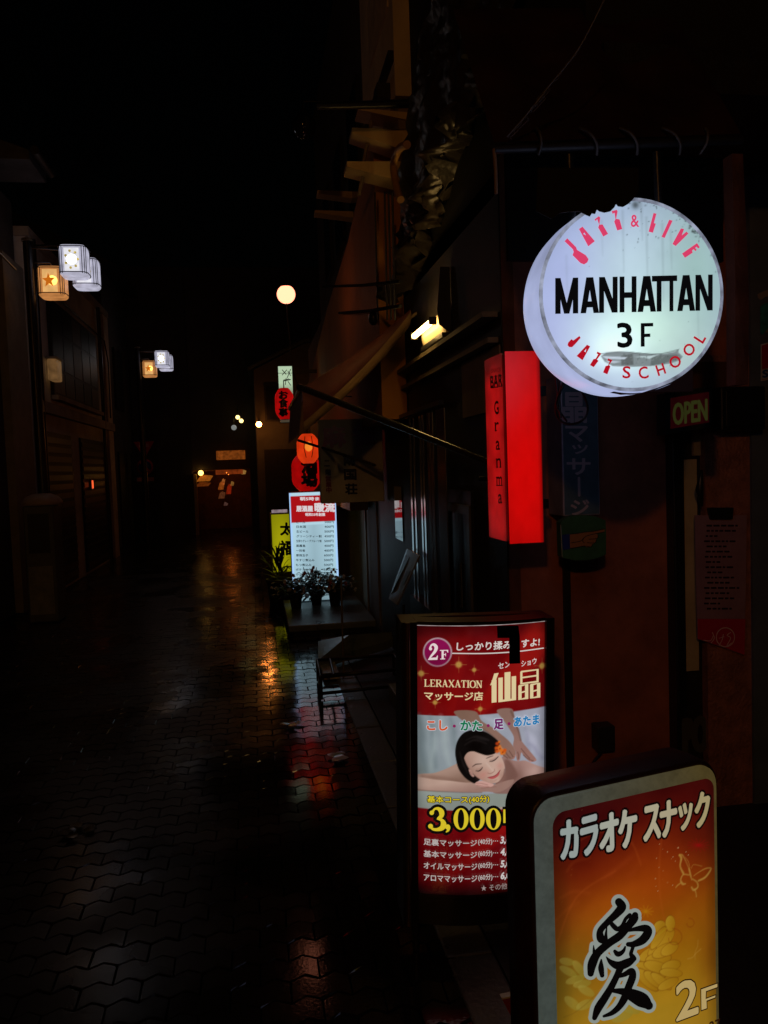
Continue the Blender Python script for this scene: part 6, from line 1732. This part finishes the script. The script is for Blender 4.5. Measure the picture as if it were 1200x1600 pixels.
    cv = Canvas(fr, -hw, hw, -hh, hh, 24, 60); q = (hh-cv.V)/(2*hh)
    for k, (c0, c1) in enumerate(((172, 60), (196, 56), (164, 44))): cv.img[..., k] = c0+(c1-c0)*np.clip((q-.3)/.4, 0, 1)
    cv.build('face', printed('lit_pale_green', 1.05, .4, True), t, .001)
    ar = Art(fr, .003)
    for l in ([(441, 578), (447, 585)], [(448, 578), (441, 586)], [(450, 580), (454, 587)], [(454, 577), (449, 590)], [(443, 594), (451, 592)], [(447, 591), (446, 601)], [(450, 596), (454, 602)]): ar.brush([p for p in l], 1.1, (12, 18, 14))
    ar.brush([(434.5, 583.2), (459, 583)], .7, (12, 18, 14), cap=False)
    ar.build('brush_marks', printed('hanging_ink', 0, .4), t)
    MB().box(b.x, XW, Y+.04, Y+.09, a.z-.1, a.z-.05).build('wall_bracket', M_black, t)
    def lantern(px, py, w_, h_, Y, cols, lab, txt, sub=None, sy=1.):
        c = atY(px, py, Y); r_ = w_/2*Y/FPX; H = h_/2*Y/FPX
        t = thing('paper_lantern', lab, 'lantern', tuple(c), 'paper lanterns by the menu board')
        prof = []; N = 16
        for i in range(N+1):
            z = -H+2*H*i/N; f = abs(z)/H
            rr = r_*(1-max(0, f-.35)**2*1.25)*(1+(.012 if i % 2 else -.006)); prof.append((rr, z))
        mb = MB().lathe(prof, c, n=30)
        body = mb.build('shade', emit('lantern_red_%d' % int(px), cols[0], cols[1], .3, 6, .4), t)
        for z in (-H, H-.02): MB().lathe([(.001, .02), (prof[0][0]*1.02, .02), (prof[0][0]*1.02, 0), (.001, 0)], (c.x, c.y, c.z+z), n=24).build('hoop', M_black, t)
        fr = Frame((c.x, c.y-r_, c.z), (1, 0, 0), (0, 0, 1), 0)
        # characters follow the round of the paper
        class LF(Frame):
            def pt(s, u, v, w=0.):
                q = min(.95, abs(u)/r_); f = max(0, abs(v)/H-.35)
                return s.O+s.r*u+s.u*v+s.n*(w+.006-r_*(1-math.sqrt(1-q*q))-r_*f*f*1.25)
        lf = LF((c.x, c.y-r_, c.z), (1, 0, 0), (0, 0, 1))
        ar = Art(lf, .004)
        for ch, x, y, w2, h2 in txt: ar.text(ch, (x-w2/2, y+h2/2), (x+w2/2, y+h2/2), h2, (14, 3, 3), .07)
        if txt: ar.build('lettering', printed('lantern_ink_%d' % int(px), 0, .3), t)
        MB().tube([c+Vector((0, 0, H)), c+Vector((0, 0, H+.1)), c+Vector((.1, 0, H+.12))], .008).build('hook', M_black, t)
        return t, c, r_, H
    lantern(444.5, 631, 29, 48, 11.3, ((190, 10, 10), .62), 'tall red paper lantern with black characters below the pale green sign', [('お', 443, 617, 13, 12), ('食', 443, 630, 13, 13), ('事', 443, 644, 13, 12)])
    t, c, r_, H = lantern(481, 701, 34, 46, 8.8, ((236, 60, 16), .7), 'orange glowing paper lantern with its bulb showing, the brightest of the red lanterns', [])
    MB().ball(c+Vector((.0, -r_-.005, .02)), .042, 14, 1, .15, 1.3).build('bulb_glow', emit('lantern_bulb', (255, 140, 44), .9, .1, sample=False), t)
    for s_ in (-1, 1): MB().tube([c+Vector((s_*.035, -r_-.004, .13)), c+Vector((s_*.05, -r_-.01, 0)), c+Vector((s_*.03, -r_-.004, -.1))], .004, 6).build('wire', M_black, t)
    lantern(478, 738, 44, 58, 9.35, ((180, 7, 7), .65), 'large red paper lantern with black characters right above the menu board', [('酒', 484, 728, 24, 22), ('場', 484, 750, 24, 20)])
    c = atY(465, 722, 9.05)
lane_signs()

# ================================================================== pots, slabs and clutter along the kerb
def leaf(mb, p, d_, L_, w_, droop=.3):
    d_ = Vector(d_).normalized(); s_ = d_.cross(Vector((0, 0, 1)))
    s_ = s_.normalized() if s_.length > .01 else Vector((1, 0, 0))
    pts = []
    for i in range(5):
        f = i/4; q = Vector(p)+d_*L_*f+Vector((0, 0, -droop*L_*f*f)); wd = w_*math.sin(math.pi*min(.98, f*.9+.08))
        pts += [q-s_*wd, q+s_*wd]
    mb.add(pts, [(2*i, 2*i+1, 2*i+3, 2*i+2) for i in range(4)], True)
def clutter():
    Y = 7.6
    SL = pbr('wet_stone_slab', (.12, .14, .14), .35, 0, .3, 4, .3, 40, rvar=.1)
    x0 = atY(441, 960, Y).x
    a = atZ(440, 944, .30); 
    t = thing('stone_platform', 'low grey stone platform at the kerb holding the flower pots and menu board', 'platform', (.75, 8.3, 0))
    MB().box(.27, 1.14, 7.75, 9.35, .055, .12).build('slab', SL, t, .01)
    MB().box(.32, 1.12, 7.82, 9.3, .004, .054).build('plinth', M_black, t)
    rr = random.Random(3)
    LEAF = pbr('dark_leaf', (.03, .055, .028), .45, 0, .4, 20)
    PINK = pbr('pink_petal', (.5, .12, .14), .55, 0, .3, 30); WHP = pbr('white_petal', (.62, .6, .6), .55, 0, .15, 30); SAL = pbr('salmon_petal', (.62, .2, .12), .55, 0, .2, 30)
    TER = pbr('dark_pot', (.03, .025, .022), .5, 0, .3, 9)
    def pot(px, py, Y, h, r_, spread, nl, lab, flowers, pot_h=.2):
        b = atY(px, py, Y)
        base = Vector((b.x, Y, .12))
        t = thing('potted_plant', lab, 'potted plant', tuple(base), 'flower pots before the menu board')
        MB().lathe([(.001, 0), (r_*.72, 0), (r_, pot_h), (r_*1.08, pot_h), (r_*1.08, pot_h-.03)], base).build('pot', TER, t)
        mb = MB(); 
        for k in range(nl):
            a_ = rr.uniform(0, 2*math.pi); e = rr.uniform(.1, 1.2); q = base+Vector((rr.gauss(0, .35)*spread, rr.gauss(0, .3)*spread, pot_h+rr.uniform(-.35, .8)*h))
            leaf(mb, q, (math.cos(a_), math.sin(a_), e-.3), rr.uniform(.05, .11), rr.uniform(.016, .03))
        for k in range(9):
            a_ = rr.uniform(0, 2*math.pi); mb.tube([base+Vector((0, 0, pot_h-.02)), base+Vector((math.cos(a_)*spread*.3, math.sin(a_)*spread*.3, pot_h+h*.5)), base+Vector((math.cos(a_)*spread*.5, math.sin(a_)*spread*.4, pot_h+h*rr.uniform(.7, 1)))], .004, 5)
        mb.build('foliage', LEAF, t)
        for m_, name, n in flowers:
            for k in range(n):
                mb = MB()
                c = base+Vector((rr.gauss(0, .42)*spread, -rr.uniform(.0, .5)*spread, pot_h+h*rr.uniform(-.2, .95)))
                R2 = rr.uniform(.018, .032)
                for j in range(6):
                    a_ = j*1.047+rr.random(); leaf(mb, c, (math.cos(a_), rr.uniform(-.9, -.2), math.sin(a_)), R2, R2*.42, .1)
                mb.ball(c+Vector((0, -.006, 0)), R2*.55, 8)
                mb.build(name, m_, t)
    pot(463, 950, 8.72, .15, .075, .3, 360, 'leafy pot with a few pale buds at the left before the menu board', [(WHP, 'bud', 16), (PINK, 'pink_bud', 5)], .19)
    pot(495, 950, 8.9, .27, .075, .27, 340, 'pot of dark red and pink flowers in the middle before the menu board', [(PINK, 'pink_flower', 26), (SAL, 'salmon_flower', 5)], .17)
    pot(524, 950, 8.76, .16, .075, .27, 300, 'pot of white flowers at the right before the menu board', [(WHP, 'white_flower', 34), (PINK, 'pink_flower', 4)], .19)
    # long-leaved plant before the yellow board
    b = Vector((atY(437, 940, 9.9).x, 9.9, 0))
    t = thing('long_leaved_plant', 'dark long leaved plant standing before the yellow board', 'potted plant', tuple(b))
    MB().lathe([(.001, .004), (.12, .004), (.15, .3), (.16, .3), (.16, .27)], b).build('pot', TER, t)
    mb = MB()
    for k in range(46):
        a_ = rr.uniform(0, 2*math.pi); e = rr.uniform(.6, 2.6); L_ = rr.uniform(.3, .5)
        leaf(mb, b+Vector((rr.uniform(-.05, .05), rr.uniform(-.05, .05), rr.uniform(.28, .55))), (math.cos(a_), math.sin(a_)*.6, e), L_, rr.uniform(.01, .018), rr.uniform(.2, .8))
    mb.build('foliage', LEAF, t)
    # tilted stone slab / ramp
    t = MB().prism([atZ(497, 1032, .09), atZ(602, 1003, .09), atZ(640, 985, .12), atZ(545, 992, .2), atZ(497, 1002, .12)], (0, 0, -.07))
    o = t.build('ramp_slab', SL, loc=tuple(atZ(560, 1010, .0))); tag(o, 'grey tilted concrete slab lying at the kerb in front of the stone platform', 'slab')
    a = atZ(506, 1062, .012); 
    o = MB().obox((a.x, a.y, .0065), (.13, .0, 0), (.0, .52, 0), (0, 0, .035)).build('kerb_block', pbr('pale_block', (.4, .42, .4), .5, 0, .25, 14, .3, 50), loc=tuple(a), bevel=.008); tag(o, 'pale concrete block lying on the kerb strip behind the black rack', 'block')
    # black tube rack lying by the kerb
    a = atZ(501, 1086, .04)
    t = thing('tube_rack', 'low black metal tube rack standing out from the shop front onto the kerb', 'rack', tuple(a))
    x0, x1, y0, y1 = a.x, a.x+.62, a.y, a.y+.5
    q = []
    mb = MB()
    for z in (.05, .17):
        MB().tube([(x0, y0, z), (x1, y0+.05, z), (x1, y1, z), (x0+.02, y1, z)], .013, 8, True).build('frame', M_black, t)
    for x, y in ((x0+.005, y0), (x0+.02, y1), (x1, y0+.05), (x1, y1)): MB().tube([(x, y, .008), (x, y, .18)], .012, 8).build('leg', M_black, t)
    MB().tube([(x0+.1, y0, .17), (x0+.12, y1, .17)], .01, 8).build('cross_bar', M_black, t)
    # thin standing pole in front of the bench
    p = atZ(537, 1060, .02)
    o = MB().tube([p, p+Vector((.03, .2, .75))], .008, 8).build('stake', pbr('bamboo_stake', (.1, .08, .05), .5), loc=tuple(p)); tag(o, 'thin leaning stake in front of the tilted slab', 'stake')
    # fallen leaves and litter glinting on the wet paving
    for i, (x, y, lab) in enumerate(((458, 1133, 'dark wet leaf lying on the paving beside the kerb'), (528, 1184, 'crumpled bit of litter shining at the kerb edge'), (118, 1302, 'large dark wet leaf on the paving at the left'))):
        p = atZ(x, y, .006); mb = MB()
        for k in range(5): leaf(mb, p+Vector((rr.uniform(-.03, .03), rr.uniform(-.03, .03), .004+k*.002)), (math.cos(k*1.3), math.sin(k*1.3), .25), rr.uniform(.05, .1), .03, .2)
        o = mb.build('litter' if i == 1 else 'fallen_leaf', pbr('litter_%d' % i, (.3, .3, .3) if i == 1 else (.02, .016, .012), .2), loc=tuple(p)); tag(o, lab, 'litter' if i == 1 else 'leaf')
clutter()
